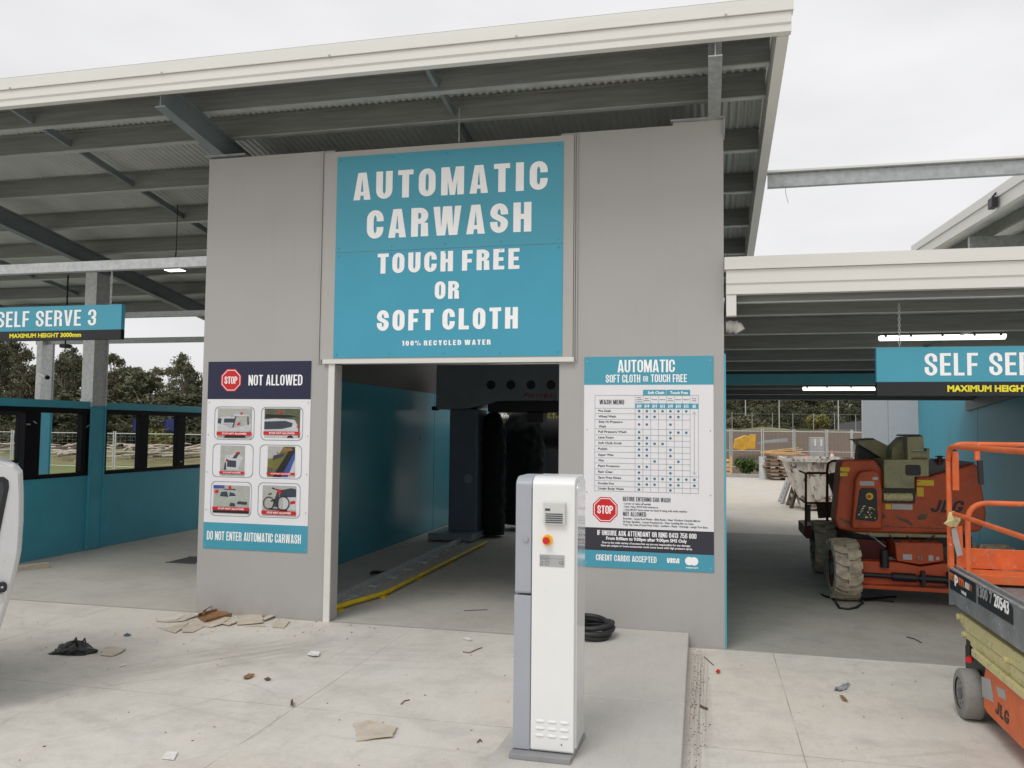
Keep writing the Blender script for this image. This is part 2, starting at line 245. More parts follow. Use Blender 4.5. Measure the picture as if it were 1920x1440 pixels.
# ------------------------------------------------------------------ mesh builder
WL = {}
SPLIT = {'screw','bolt','clip','cap_plate','joint_trim','scratch','kingpin','tape_scrap','warning_label','paint_chip','chassis_label','base_label','decal_plate','rivet','window_frame_','column_tab','vent','boards','rib','edge_beam','drive_unit','boom_liner','document_holder','intercom_grille','foot_plate'}
class MB:
    def __init__(s): s.v = []; s.f = []; s.m = []; s.sm = []
    def add(s, vs, fs, m=0, smooth=False):
        o = len(s.v); s.v += [Vector(v) for v in vs]
        for f in fs: s.f.append([i+o for i in f]); s.m.append(m); s.sm.append(smooth)
        return s
    def box(s, x0, x1, y0, y1, z0, z1, m=0):
        if x0 > x1: x0, x1 = x1, x0
        if y0 > y1: y0, y1 = y1, y0
        if z0 > z1: z0, z1 = z1, z0
        vs = [(x, y, z) for z in (z0, z1) for y in (y0, y1) for x in (x0, x1)]
        return s.add(vs, [(0,2,3,1),(4,5,7,6),(0,1,5,4),(2,6,7,3),(0,4,6,2),(1,3,7,5)], m)
    def obox(s, c, ux, uy, uz, hx, hy, hz, m=0):
        c = Vector(c); ux, uy, uz = Vector(ux).normalized(), Vector(uy).normalized(), Vector(uz).normalized()
        vs = [c+ux*(a*hx)+uy*(b*hy)+uz*(d*hz) for d in (-1,1) for b in (-1,1) for a in (-1,1)]
        return s.add(vs, [(0,2,3,1),(4,5,7,6),(0,1,5,4),(2,6,7,3),(0,4,6,2),(1,3,7,5)], m)
    def beam(s, p0, p1, w, h, m=0, up=(0,0,1)):
        p0, p1 = Vector(p0), Vector(p1); d = (p1-p0); l = d.length; d.normalize()
        u = Vector(up); r = d.cross(u)
        if r.length < 1e-4: r = d.cross(Vector((1,0,0)))
        r.normalize(); u = r.cross(d)
        return s.obox((p0+p1)/2, d, r, u, l/2, w/2, h/2, m)
    def prism(s, poly, axis, a, b, m=0):
        # poly in the two remaining axes (order x,y,z without axis)
        def mk(p, t):
            q = [0,0,0]; q[axis] = t; o = [i for i in range(3) if i != axis]; q[o[0]] = p[0]; q[o[1]] = p[1]; return q
        n = len(poly); vs = [mk(p, a) for p in poly] + [mk(p, b) for p in poly]
        fs = [tuple(range(n)), tuple(range(2*n-1, n-1, -1))] + [(i, i+n, (i+1) % n+n, (i+1) % n) for i in range(n)]
        return s.add(vs, fs, m)
    def cyl(s, p0, p1, r0, r1=None, n=16, m=0, caps=True, smooth=True):
        if r1 is None: r1 = r0
        p0, p1 = Vector(p0), Vector(p1); d = (p1-p0).normalized()
        a = d.orthogonal().normalized(); b = d.cross(a)
        vs = [p0+(a*cos(t)+b*sin(t))*r0 for t in [2*pi*i/n for i in range(n)]] + [p1+(a*cos(t)+b*sin(t))*r1 for t in [2*pi*i/n for i in range(n)]]
        s.add(vs, [(i, (i+1) % n, (i+1) % n+n, i+n) for i in range(n)], m, smooth)
        if caps: s.add(vs, [tuple(range(n-1, -1, -1)), tuple(range(n, 2*n))], m)
        return s
    def tube(s, pts, r, n=10, m=0, closed=False):
        pts = [Vector(p) for p in pts]; k = len(pts); rings = []
        a = None
        for i, p in enumerate(pts):
            if closed: d = pts[(i+1) % k]-pts[i-1]
            else: d = pts[min(i+1, k-1)]-pts[max(i-1, 0)]
            d.normalize()
            if a is None: a = d.orthogonal().normalized()
            a = (a - d*a.dot(d))
            if a.length < 1e-5: a = d.orthogonal()
            a.normalize(); b = d.cross(a)
            rr = r[i] if isinstance(r, (list, tuple)) else r
            rings.append([p+(a*cos(t)+b*sin(t))*rr for t in [2*pi*j/n for j in range(n)]])
        vs = [v for q in rings for v in q]; fs = []
        for i in range(k if closed else k-1):
            i2 = (i+1) % k
            for j in range(n): fs.append((i*n+j, i*n+(j+1) % n, i2*n+(j+1) % n, i2*n+j))
        s.add(vs, fs, m, True)
        if not closed: s.add(rings[0], [tuple(range(n-1, -1, -1))], m); s.add(rings[-1], [tuple(range(n))], m)
        return s
    def disc(s, c, nrm, r, n=20, m=0):
        c = Vector(c); d = Vector(nrm).normalized(); a = d.orthogonal().normalized(); b = d.cross(a)
        return s.add([c+(a*cos(2*pi*i/n)+b*sin(2*pi*i/n))*r for i in range(n)], [tuple(range(n))], m)
    def build(s, name, mats, parent=None, origin=None, bevel=0.0, seg=2):
        if name in SPLIT and parent is not None and not getattr(s, '_one', 0):
            n = len(s.v); comp = list(range(n))
            def fd(i):
                while comp[i] != i: comp[i] = comp[comp[i]]; i = comp[i]
                return i
            for f in s.f:
                for j in f[1:]: comp[fd(j)] = fd(f[0])
            gr = {}
            for i in range(n): gr.setdefault(fd(i), []).append(i)
            bx = []
            for ids in gr.values():
                lo = [min(s.v[i][k] for i in ids)-.001 for k in range(3)]; hi = [max(s.v[i][k] for i in ids)+.001 for k in range(3)]; bx.append([set(ids), lo, hi])
            ch = True
            while ch:
                ch = False
                for a in range(len(bx)):
                    for c in range(len(bx)-1, a, -1):
                        if all(bx[a][1][k] <= bx[c][2][k] and bx[c][1][k] <= bx[a][2][k] for k in range(3)):
                            bx[a][0] |= bx[c][0]; bx[a][1] = [min(x, y) for x, y in zip(bx[a][1], bx[c][1])]; bx[a][2] = [max(x, y) for x, y in zip(bx[a][2], bx[c][2])]; del bx[c]; ch = True
            if len(bx) > 1:
                o = None
                for ids, _, _ in bx:
                    q = MB(); q._one = 1; mp_ = {}
                    for i in sorted(ids): mp_[i] = len(q.v); q.v.append(s.v[i])
                    for f, m_, sm in zip(s.f, s.m, s.sm):
                        if f[0] in ids: q.f.append([mp_[i] for i in f]); q.m.append(m_); q.sm.append(sm)
                    o = q.build(name, mats, parent, origin, bevel, seg)
                return o
        if not isinstance(mats, (list, tuple)): mats = [mats]
        if parent is not None: o = WL[parent.name]; base = o
        elif origin is not None: base = Vector(origin)
        else:
            lo = [min(v[i] for v in s.v) for i in range(3)]; hi = [max(v[i] for v in s.v) for i in range(3)]
            base = Vector(((lo[0]+hi[0])/2, (lo[1]+hi[1])/2, lo[2]))
        me = bpy.data.meshes.new(name)
        me.from_pydata([tuple(v-base) for v in s.v], [], s.f)
        for mm in mats: me.materials.append(M[mm] if isinstance(mm, str) else mm)
        for p, mi, sm in zip(me.polygons, s.m, s.sm): p.material_index = mi; p.use_smooth = sm
        bm = bmesh.new(); bm.from_mesh(me)
        if not s.__dict__.get('keepn'): bmesh.ops.recalc_face_normals(bm, faces=bm.faces)
        bm.to_mesh(me); bm.free()
        ob = bpy.data.objects.new(name, me); COL.objects.link(ob)
        if parent is not None: ob.parent = parent
        else: ob.location = base
        WL[ob.name] = base
        if bevel:
            md = ob.modifiers.new('bevel', 'BEVEL'); md.width = bevel; md.segments = seg; md.limit_method = 'ANGLE'; md.angle_limit = radians(40)
        return ob
def tag(o, label=None, cat=None, group=None, kind=None):
    if label: o['label'] = label
    if cat: o['category'] = cat
    if group: o['group'] = group
    if kind: o['kind'] = kind
    return o
def thing(name, loc, label, cat, group=None):
    o = bpy.data.objects.new(name, None); COL.objects.link(o); o.location = loc; o.empty_display_size = .1
    WL[o.name] = Vector(loc); return tag(o, label, cat, group)
def copy_tree(o, parent=None, loc=None, scale=None, rz=None, label=None):
    c = o.copy(); COL.objects.link(c)
    if parent is not None: c.parent = parent
    WL[c.name] = WL.get(o.name, Vector())
    for ch in [x for x in bpy.data.objects if x.parent == o]: copy_tree(ch, c)
    if loc is not None: c.location = loc
    if scale is not None: c.scale = scale
    if rz is not None: c.rotation_euler.z = rz
    if label: c['label'] = label
    return c

# ------------------------------------------------------------------ lettering
def arcp(cx, cy, rx, ry, a0, a1, n=7):
    return [(cx+rx*cos(radians(a0+(a1-a0)*i/n)), cy+ry*sin(radians(a0+(a1-a0)*i/n))) for i in range(n+1)]
def spath(pts, tv, th, closed=False):
    # drop duplicates, offset with uneven thickness
    q = [pts[0]]
    for p in pts[1:]:
        if abs(p[0]-q[-1][0])+abs(p[1]-q[-1][1]) > 1e-4: q.append(p)
    if closed and abs(q[0][0]-q[-1][0])+abs(q[0][1]-q[-1][1]) < 1e-4: q.pop()
    k = len(q); Ls = []; Rs = []
    for i in range(k):
        a = q[i-1] if (i > 0 or closed) else None; b = q[(i+1) % k] if (i < k-1 or closed) else None
        ns = []
        for (u, v) in ((a, q[i]), (q[i], b)):
            if u is None or v is None: continue
            dx, dy = v[0]-u[0], v[1]-u[1]; l = math.hypot(dx, dy); ns.append((-dy/l, dx/l))
        nx = sum(n[0] for n in ns); ny = sum(n[1] for n in ns); l = math.hypot(nx, ny) or 1; nx /= l; ny /= l
        sc = 1/max(.6, nx*ns[0][0]+ny*ns[0][1])
        Ls.append((q[i][0]+nx*tv/2*sc, q[i][1]+ny*th/2*sc)); Rs.append((q[i][0]-nx*tv/2*sc, q[i][1]-ny*th/2*sc))
    out = []
    for i in range(k if closed else k-1):
        j = (i+1) % k; out.append([Rs[i], Rs[j], Ls[j], Ls[i]])
    return out
def glyph(c, w, tv, th):
    R = lambda a, b, cc, d: [[(a, b), (cc, b), (cc, d), (a, d)]]
    ry = min(.24, w*.42); rx = w/2-tv/2; xl = tv/2; xr = w-tv/2; yt = 1-th/2; yb = th/2
    top = lambda x0=xl, x1=xr, y=yt: arcp((x0+x1)/2, y-ry, (x1-x0)/2, ry, 180, 0, 10)
    bot = lambda x0=xl, x1=xr, y=yb: arcp((x0+x1)/2, y+ry, (x1-x0)/2, ry, 180, 360, 10)
    def bowl(y0, y1, x1=xr):
        r = min(.2, (y1-y0-th)/2*.95); rxx = min(r, w*.4)
        return spath([(tv, y1-th/2), (x1-rxx, y1-th/2)] + arcp(x1-rxx, y1-th/2-r, rxx, r, 90, 0, 6) + arcp(x1-rxx, y0+th/2+r, rxx, r, 0, -90, 6) + [(tv, y0+th/2)], tv, th)
    if c == 'A':
        W = w*1.06; hy = .80; ct = tv*.62
        ix = lambda z: tv+(W/2-tv)*z/hy
        P = [[(0,0),(tv,0),(W/2,hy),(W/2,1),(W/2-ct,1)], [(W-tv,0),(W,0),(W/2+ct,1),(W/2,1),(W/2,hy)]]
        P.append([(ix(.16),.16),(W-ix(.16),.16),(W-ix(.30),.30),(ix(.30),.30)]); return P, W
    if c == 'B': return R(0,0,tv,1)+bowl(.45,1,xr-.02)+bowl(0,.56), w
    if c == 'C': return spath([(xr,.60)]+top()[::-1]+bot()+[(xr,.40)], tv, th), w
    if c == 'D': return R(0,0,tv,1)+bowl(0,1), w
    if c == 'E': W = w*.86; return R(0,0,tv,1)+R(tv,0,W,th)+R(tv,1-th,W,1)+R(tv,.5-th*.5,W*.92,.5+th*.5), W
    if c == 'F': W = w*.84; return R(0,0,tv,1)+R(tv,1-th,W,1)+R(tv,.48-th*.5,W*.92,.48+th*.5), W
    if c == 'G': return spath([(xr,.64)]+top()[::-1]+bot()+[(xr,.5)], tv, th)+R(w*.52,.5-th*.9,w-tv,.5), w
    if c == 'H': return R(0,0,tv,1)+R(w-tv,0,w,1)+R(tv,.52-th*.5,w-tv,.52+th*.5), w
    if c == 'I': return R(0,0,tv*1.1,1), tv*1.1
    if c == 'J': W = w*.85; return spath([(W-tv/2,1)]+bot(xl,W-tv/2)[::-1]+[(xl,.34)], tv, th), W
    if c == 'K': return R(0,0,tv,1)+[[(tv,.34),(tv,.60),(w-tv*1.05,1),(w+.02,1)],[(tv*1.15,.46),(tv*1.9,.70),(w+.04,0),(w-tv*1.1,0)]], w*1.03
    if c == 'L': W = w*.82; return R(0,0,tv,1)+R(tv,0,W,th), W
    if c == 'M':
        W = w*1.34; s = tv*.95
        return R(0,0,s,1)+R(W-s,0,W,1)+[[(s,1),(s,.52),(W/2-tv*.38,0),(W/2,0),(W/2,.42),(s*1.25,1)],[(W-s,1),(W-s*1.25,1),(W/2,.42),(W/2,0),(W/2+tv*.38,0),(W-s,.52)]], W
    if c == 'N': s = tv*.92; return R(0,0,s,1)+R(w-s,0,w,1)+[[(s,1),(s,.50),(w-s,0),(w-s,.50)]], w
    if c == 'O' or c == '0':
        W = w if c == 'O' else w*.95; x1 = W-tv/2
        return spath(top(xl,x1)+bot(xl,x1)[::-1], tv, th, True), W
    if c == 'P': return R(0,0,tv,1)+bowl(.40,1), w
    if c == 'R': return R(0,0,tv,1)+bowl(.44,1)+[[(w-tv*1.03,0),(w+.01,0),(w-.01,.46),(w-tv*1.03,.5)]], w
    if c == 'S' or c == '5':
        t2 = top(); b2 = bot()
        if c == '5': return spath([(xl+.01,.40)]+[(xl,.28)]+b2[1:]+[(xr,.45)]+arcp(w/2,.45,rx,.14,0,150,6), tv, th)+R(0,.48,tv*.95,1)+R(tv*.95,1-th,w*.95,1), w
        bz = [((1-t)**3*xl+3*(1-t)**2*t*xl+3*(1-t)*t*t*xr+t**3*xr, (1-t)**3*(yt-ry)+3*(1-t)**2*t*.50+3*(1-t)*t*t*.50+t**3*(yb+ry)) for t in [i/10 for i in range(1, 10)]]
        return spath([(xr,.62)]+t2[::-1]+bz+b2[::-1]+[(xl,.38)], tv, th), w
    if c == 'T': W = w*.92; return R(0,1-th,W,1)+R(W/2-tv/2,0,W/2+tv/2,1-th), W
    if c == 'U': return spath([(xl,1)]+bot()+[(xr,1)], tv, th), w
    if c == 'V': W = w*1.04; return [[(0,1),(tv,1),(W/2,.24),(W/2,0),(W/2-tv*.6,0)],[(W,1),(W-tv,1),(W/2,.24),(W/2,0),(W/2+tv*.6,0)]], W
    if c == 'W':
        W = w*1.62; h = W/2; P = []
        for o in (0, h-tv*.28):
            a = h+tv*.28
            P += [[(o,1),(o+tv*.95,1),(o+a/2,.26),(o+a/2,0),(o+a/2-tv*.6,0)],[(o+a,1),(o+a-tv*.9,1),(o+a/2,.26),(o+a/2,0),(o+a/2+tv*.6,0)]]
        return P, W
    if c == 'X': return [[(0,0),(tv*1.1,0),(w,1),(w-tv*1.1,1)],[(0,1),(tv*1.1,1),(w,0),(w-tv*1.1,0)]], w
    if c == 'Y': return R(w/2-tv/2,0,w/2+tv/2,.42)+[[(0,1),(tv,1),(w/2,.60),(w/2,.40),(w/2-tv/2,.40)],[(w,1),(w-tv,1),(w/2,.60),(w/2,.40),(w/2+tv/2,.40)]], w
    if c == 'Z': W = w*.9; return R(0,0,W,th)+R(0,1-th,W,1)+[[(0,th),(tv*1.1,th),(W,1-th),(W-tv*1.1,1-th)]], W
    if c == '1': return R(tv*.5,0,tv*1.5,1)+[[(0,.74),(tv*.5,.78),(tv*.5,.90),(tv*.5,1),(0,.86)]], tv*1.5
    if c == '2': W = w*.95; x1 = W-tv/2; return spath([(xl,.64)]+top(xl,x1)+[(x1,.62),(xl+.03,th+.04)], tv, th)+R(0,0,W,th), W
    if c == '3': return spath([(xl,.66)]+top()+[(xr,.62),(xr-.04,.54),(w*.42,.52)], tv, th)+spath([(w*.42,.50),(xr-.04,.47),(xr,.38)]+bot()[::-1]+[(xl,.34)], tv, th), w
    if c == '4': return R(w*.55,0,w*.55+tv,1)+R(0,.18,w*.55,.18+th)+R(w*.55+tv,.18,w*1.05,.18+th)+[[(0,.18+th),(tv*.8,.18+th),(w*.55,.82),(w*.55,1)]], w*1.05
    if c in '69':
        P = spath([(xr,.66)]+top()[::-1]+bot()+[(xr,.40),(xr-.03,.50),(w/2,.56),(tv*.9,.52)], tv, th)
        if c == '9': P = [[(w-x, 1-y) for x, y in p] for p in P]
        return P, w
    if c == '7': W = w*.9; return R(0,1-th,W,1)+[[(W*.18,0),(W*.18+tv,0),(W,1-th),(W-tv,1-th)]], W
    if c == '8': return spath(top()+[(xr,.66),(xr-.03,.56),(w/2,.52),(xl+.03,.56),(xl,.66)], tv, th, True)+spath([(xl+.03,.48),(w/2,.51),(xr-.03,.48),(xr,.38)]+bot()[::-1]+[(xl,.38)], tv, th, True), w
    if c == '%':
        r = w*.2; P = spath([(r+.0+r*.95*cos(t), .76+.17*sin(t)) for t in [2*pi*i/12 for i in range(12)]], tv*.6, th*.6, True)
        P += spath([(w*1.45-r*1.0+r*.95*cos(t), .24+.17*sin(t)) for t in [2*pi*i/12 for i in range(12)]], tv*.6, th*.6, True)
        P += [[(w*.42,0),(w*.42+tv*.5,0),(w*1.02,1),(w*1.02-tv*.5,1)]]; return P, w*1.5
    if c == '-': return R(0,.38,w*.5,.38+th), w*.5
    if c == ' ': return [], (w*.10 if w > .5 else w*.42)
    return [], w*.3
STY = {'impact': (.58,.238,.175), 'gothic': (.44,.145,.125), 'wide': (.95,.24,.2), 'heavy': (1.0,.31,.20)}
def letters(mb, s, p0, x_end, zh, style='gothic', track=.07, N=(0,-1,0), U=None, V=(0,0,1), m=0, slant=0.0, depth=.0):
    """letters standing on the line p0 -> p0+U*x_end, height zh; x_end = total width of the line in metres"""
    w, tv, th = STY[style]; U = Vector(U or (1,0,0)).normalized(); V = Vector(V); N = Vector(N); p0 = Vector(p0)
    gl = []; x = 0
    for c in s:
        P, W = glyph(c, w, tv, th); gl.append((x, P)); x += W+track
    tot = x-track; sx = x_end/tot
    e = 0
    for x0, P in gl:
        for k, poly in enumerate(P):
            e = (k % 6)*.00025
            vs = [p0+U*((x0+px)*sx+slant*pz*zh)+V*(pz*zh)+N*(e) for px, pz in poly]
            mb.add(vs, [tuple(range(len(vs)))], m)
    return mb
_tc = {}
def vtext(mb, s, p0, width, zh, N=(0,-1,0), U=(1,0,0), V=(0,0,1), bold=.012, m=0, align='L'):
    """ordinary lower case lettering through the built-in font, turned to mesh"""
    k = (s, bold)
    if k not in _tc:
        cu = bpy.data.curves.new('t', 'FONT'); cu.body = s; cu.size = 1; cu.resolution_u = 2; cu.offset = bold; cu.fill_mode = 'FRONT'
        ob = bpy.data.objects.new('t', cu); COL.objects.link(ob)
        dg = bpy.context.evaluated_depsgraph_get(); me = bpy.data.meshes.new_from_object(ob.evaluated_get(dg))
        _tc[k] = ([tuple(v.co) for v in me.vertices], [tuple(p.vertices) for p in me.polygons])
        bpy.data.objects.remove(ob); bpy.data.curves.remove(cu); bpy.data.meshes.remove(me)
    vs, fs = _tc[k]
    if not vs: return mb
    x0 = min(v[0] for v in vs); x1 = max(v[0] for v in vs)
    sc = zh/.73; sx = width/(x1-x0) if width else sc
    U, V, N, p0 = Vector(U), Vector(V), Vector(N), Vector(p0)
    mb.add([p0+U*((v[0]-x0)*sx)+V*(v[1]*sc) for v in vs], fs, m)
    return mb
def wline(px0, px1, pytop, pybot, y=0.0):
    """left foot point, width and height of a line of writing on a wall plane"""
    a = YP(px0, pybot, y); b = YP(px1, pybot, y); c = YP(px0, pytop, y)
    return Vector((a.x, y, a.z)), b.x-a.x, c.z-a.z

# ------------------------------------------------------------------ setting
def sheet(name, pts, m, z=0):
    mb = MB(); mb.add([(x, y, z) for x, y in pts], [tuple(range(len(pts)))]); mb.keepn = True
    return tag(mb.build(name, m, origin=(0,0,0)), kind='structure')
sheet('apron', [(-40,-40),(40,-40),(40,0),(-40,0)], 'apron', 0)
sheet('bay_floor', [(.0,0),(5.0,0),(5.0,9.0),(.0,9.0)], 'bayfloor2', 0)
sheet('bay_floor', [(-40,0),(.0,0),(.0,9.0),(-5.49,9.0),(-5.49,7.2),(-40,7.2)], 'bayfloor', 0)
sheet('yard', [(-5.49,9.0),(14,9.0),(14,30),(-14,30),(-14,7.2),(-5.49,7.2)], 'yard', 0)
sheet('grass_verge', [(-60,7.2),(-14,7.2),(-14,27.5),(-60,27.5)], 'mown', -.004)
# slab edge strip between apron and the bays
mb = MB(); mb.box(-30,30,-.014,.012,-.02,.005); tag(mb.build('slab_edge', 'kerb', origin=(0,0,0)), kind='structure')
# far terrain
mb = MB(); nx, ny = 120, 90
def terr(x, y):
    z = -.05
    if y > 44: z += min(1, (y-44)/26)*2.0 if x > -30 else min(1, (y-44)/26)*2.0*max(0, (x+50)/20)
    z += (noise.noise(Vector((x*.15, y*.15, 0)))*.5+.1+.35*noise.noise(Vector((x*.45, y*.3, 4))))*min(1, max(0, (y-32)/10))*(1.0 if x > -25 else .25)
    return z
xs = [-150+270*i/nx for i in range(nx+1)]; ys = [29.9+(j/ny)**2*320 for j in range(ny+1)]
mb.add([(x, y, terr(x, y)) for y in ys for x in xs], [(j*(nx+1)+i, j*(nx+1)+i+1, (j+1)*(nx+1)+i+1, (j+1)*(nx+1)+i) for j in range(ny) for i in range(nx)], 0, True)
for k in range(len(mb.f)):
    c = sum((mb.v[i] for i in mb.f[k]), Vector())/4
    mb.m[k] = 0 if (c.x > -24 and c.y < 74) else 1
mb.keepn = True
tag(mb.build('field', ['soil', 'grassy'], origin=(0,0,0)), kind='structure')
sheet('outer_ground', [(-900,-600),(900,-600),(900,1200),(-900,1200)], 'grassy', -.25)
# concrete plinth the terminal stands on
mb = MB(); mb.prism([(-1.39,-3.55),(-1.36,-3.1),(-1.335,-2.043),(-.310,-2.043),(-.30,-3.55)], 2, .0, .13); mb.prism([(-1.335,-2.037),(-1.30,-.002),(-.325,-.002),(-.310,-2.037)], 2, .0, .13)
tag(mb.build('concrete_island', 'plinthc', origin=(-.8,-1.8,0), bevel=.008), 'raised pale concrete island with square edges running out from the grey wall', 'concrete island', kind='structure')

# ------------------------------------------------------------------ wash building
W0 = thing('wash_bay_building', (-2.75,0,0), 'grey rendered drive-through wash bay with teal inner walls and wide opening', 'building')
b = MB(); b.box(-5.489,-3.99,0,.15,0,4.93); b.build('front_pier', 'render', W0)
b = MB(); b.box(-1.56,0,0,.15,0,4.93); b.box(-.47,.0,.0,.15,4.93,4.955)
b.build('front_pier', 'render', W0)
b = MB(); b.box(-4.085,-1.425,-.03,0.0,2.70,4.90); b.box(-3.99,-1.56,.002,.15,2.66,4.89); b.build('header_panel', 'render_top', W0)
b = MB(); b.box(-4.06,-1.41,-.045,.001,2.655,2.70); b.build('header_lip', 'cream', W0, bevel=.003)
for x in (-4.125, -1.42):
    b = MB(); b.box(x,x+.012,-.018,0,2.66,4.92); b.box(x+.022,x+.034,-.018,0,2.66,4.92); b.build('joint_trim', 'render', W0)
b = MB(); b.box(-4.0,-3.93,-.02,-.002,0,2.655); b.build('door_jamb', 'cream', W0, bevel=.002)
b = MB(); b.box(-3.988,-3.93,0,.16,0,2.65); b.build('jamb_return', 'render', W0)
b = MB(); b.box(-.49,.015,-.05,.22,4.957,4.970); b.box(.001,.014,-.03,.12,4.80,4.956); b.build('cap_plate', 'galv', W0)
b = MB(); b.box(-5.51,-5.03,-.05,.22,4.945,4.958); b.build('cap_plate', 'galv', W0)
b = MB(); b.box(-5.488,-5.38,.151,12,0,4.6); b.build('side_wall', 'innerwall', W0)
b = MB(); b.box(-.10,-.001,.151,12,0,4.6); b.build('side_wall', 'render', W0)
for y0, y1 in ((.16,2.35),(2.365,7.48),(7.50,11.9)):
    b = MB(); b.box(-5.379,-5.368,y0,y1,0.01,2.67); b.build('wall_lining', 'teal_in', W0)
b = MB(); b.box(-.112,-.101,.16,11.9,0.01,2.67); b.build('wall_lining', 'teal_in', W0)
b = MB(); b.box(.001,.016,-.003,8.9,0.0,2.72); b.build('outer_cladding', 'teal', W0)
b = MB(); b.box(-5.1,-3.3,11.6,11.7,0,1.52); b.build('rear_curtain', 'black', W0)
b = MB(); b.box(-5.1,-3.3,11.6,11.7,1.56,2.10); b.build('rear_curtain', 'black', W0)
b = MB(); b.box(-5.38,-.10,11.55,11.75,2.62,4.3); b.build('rear_header', 'render', W0)
# small scratches on right pier
b = MB(); b.box(-1.545,-1.40,-.001,.001,2.345,2.349); b.box(-1.41,-1.395,-.001,.001,2.30,2.345); b.box(-1.47,-1.455,-.001,.001,1.60,1.66); b.build('scratch', 'concretegrey', W0)

# ------------------------------------------------------------------ main sign
def sign_root(name, loc, label, cat='sign', group=None): return thing(name, loc, label, cat, group)
BS = sign_root('main_sign', (-2.735,-.03,2.71), 'big square teal sign reading AUTOMATIC CARWASH TOUCH FREE OR SOFT CLOTH')
b = MB(); b.box(-3.943,-1.527,-.036,-.0301,3.822,4.838); b.build('sign_panel', 'signteal', BS, bevel=.0015)
b = MB(); b.box(-3.943,-1.527,-.036,-.0301,2.714,3.818); b.build('sign_panel', 'signteal2', BS, bevel=.0015)
b = MB(); Y0 = -.0375
def wl(s, x0, x1, t0, b0, style, track, y=Y0, bb=None, m=0, slant=0):
    p, w, h = wline(x0, x1, t0, b0, y); letters(bb or b, s, p, w, h, style, track, m=m, slant=slant)
for a_ in (('AUTOMATIC', 662.6, 1026.5, 325, 376, .19), ('CARWASH', 687.5, 996, 395, 448, .17), ('TOUCH FREE', 707.6, 973.8, 476, 513.3, .18), ('OR', 815, 860.3, 528, 561, .15), ('SOFT CLOTH', 706.4, 970.8, 582, 620.6, .18), ('100% RECYCLED WATER', 753.8, 919.8, 639, 648.4, .24)):
    b = MB(); wl(*a_[:5], 'impact', a_[5], bb=b); b.build('lettering', 'letter', BS)
b = MB()
for z in (4.80, 3.865, 3.78, 2.75):
    for i in range(5):
        x = -3.90+i*2.33/4; b.cyl((x,-.038,z),(x,-.036,z),.0075,n=8)
b.build('screw', 'dot', BS)

# ------------------------------------------------------------------ NOT ALLOWED board
NA = sign_root('prohibition_board', (-4.81,0,.69), 'tall white board NOT ALLOWED with six vehicle pictures, left of opening')
b = MB(); b.box(-5.42,-4.2,-.006,-.0005,.688,2.691); b.build('board', 'white', NA, bevel=.001)
b = MB(); b.box(-5.42,-4.2,-.0072,-.0061,2.286,2.691); b.build('header_band', 'navy', NA)
b = MB(); b.box(-5.42,-4.2,-.0072,-.0061,.688,.966); b.build('footer_band', 'signteal', NA)
def octagon(mb, c, r, y, m): mb.add([(c[0]+r*cos(pi/8+i*pi/4), y, c[2]+r*sin(pi/8+i*pi/4)) for i in range(8)], [tuple(range(8))], m)
def stop_sign(parent, px, py, rpx, y):
    c = YP(px, py, y); r = rpx/CF*(y-CO.y)*1.03
    q = MB(); octagon(q, c, r*1.10, y, 0); octagon(q, c, r*1.0, y-.0006, 1); octagon(q, c, r*.94, y-.0012, 0)
    w = r*1.28; letters(q, 'STOP', (c.x-w/2, y-.002, c.z-r*.33), w, r*.66, 'gothic', .07, m=1)
    q.build('stop_emblem', ['red', 'letter'], parent)
stop_sign(NA, 433.2, 712.8, 22.5, -.0085)
b = MB(); wl('NOT ALLOWED', 465.8, 566.8, 703, 722.6, 'gothic', .075, -.0085, b); b.build('lettering', 'letter', NA); b = MB(); wl('DO NOT ENTER AUTOMATIC CARWASH', 387.6, 564, 995, 1011.6, 'gothic', .07, -.0085, b); b.build('lettering', 'letter', NA)
def rrect(x0, z0, x1, z1, r, n=5):
    P = []
    for cx, cz, a in ((x1-r, z1-r, 0), (x0+r, z1-r, 90), (x0+r, z0+r, 180), (x1-r, z0+r, 270)):
        P += [(cx+r*cos(radians(a+90*i/n)), cz+r*sin(radians(a+90*i/n))) for i in range(n+1)]
    return P
def outline(mb, poly, t, y, m=0):
    k = len(poly); cx = sum(p[0] for p in poly)/k; cz = sum(p[1] for p in poly)/k
    for i in range(k):
        a, c = poly[i], poly[(i+1) % k]
        f = lambda p, s: (p[0]-(1 if p[0] > cx else -1)*s, y, p[1]-(1 if p[1] > cz else -1)*s)
        mb.add([f(a,0), f(c,0), f(c,t), f(a,t)], [(0,1,2,3)], m)
tiles = [((402,762.4,477,824.6),(408,765.6,472,821.8)), ((489.4,763,568,826),(495.7,766,562.4,820.8)),
         ((398.4,832.3,474.6,895),(413,835.5,458.6,892.3)), ((486.6,834,565.6,897.8),(501.7,837,552.9,894.6)),
         ((395,903,471.4,968),(399.9,910.2,467.7,962)), ((483.4,905.4,562.8,971),(492,910.7,555,967.7))]
PM = ['picgrey','picgreen','piccar','ink','black','red','letter','picsage','sky_blueish','leafy','cardbrown']
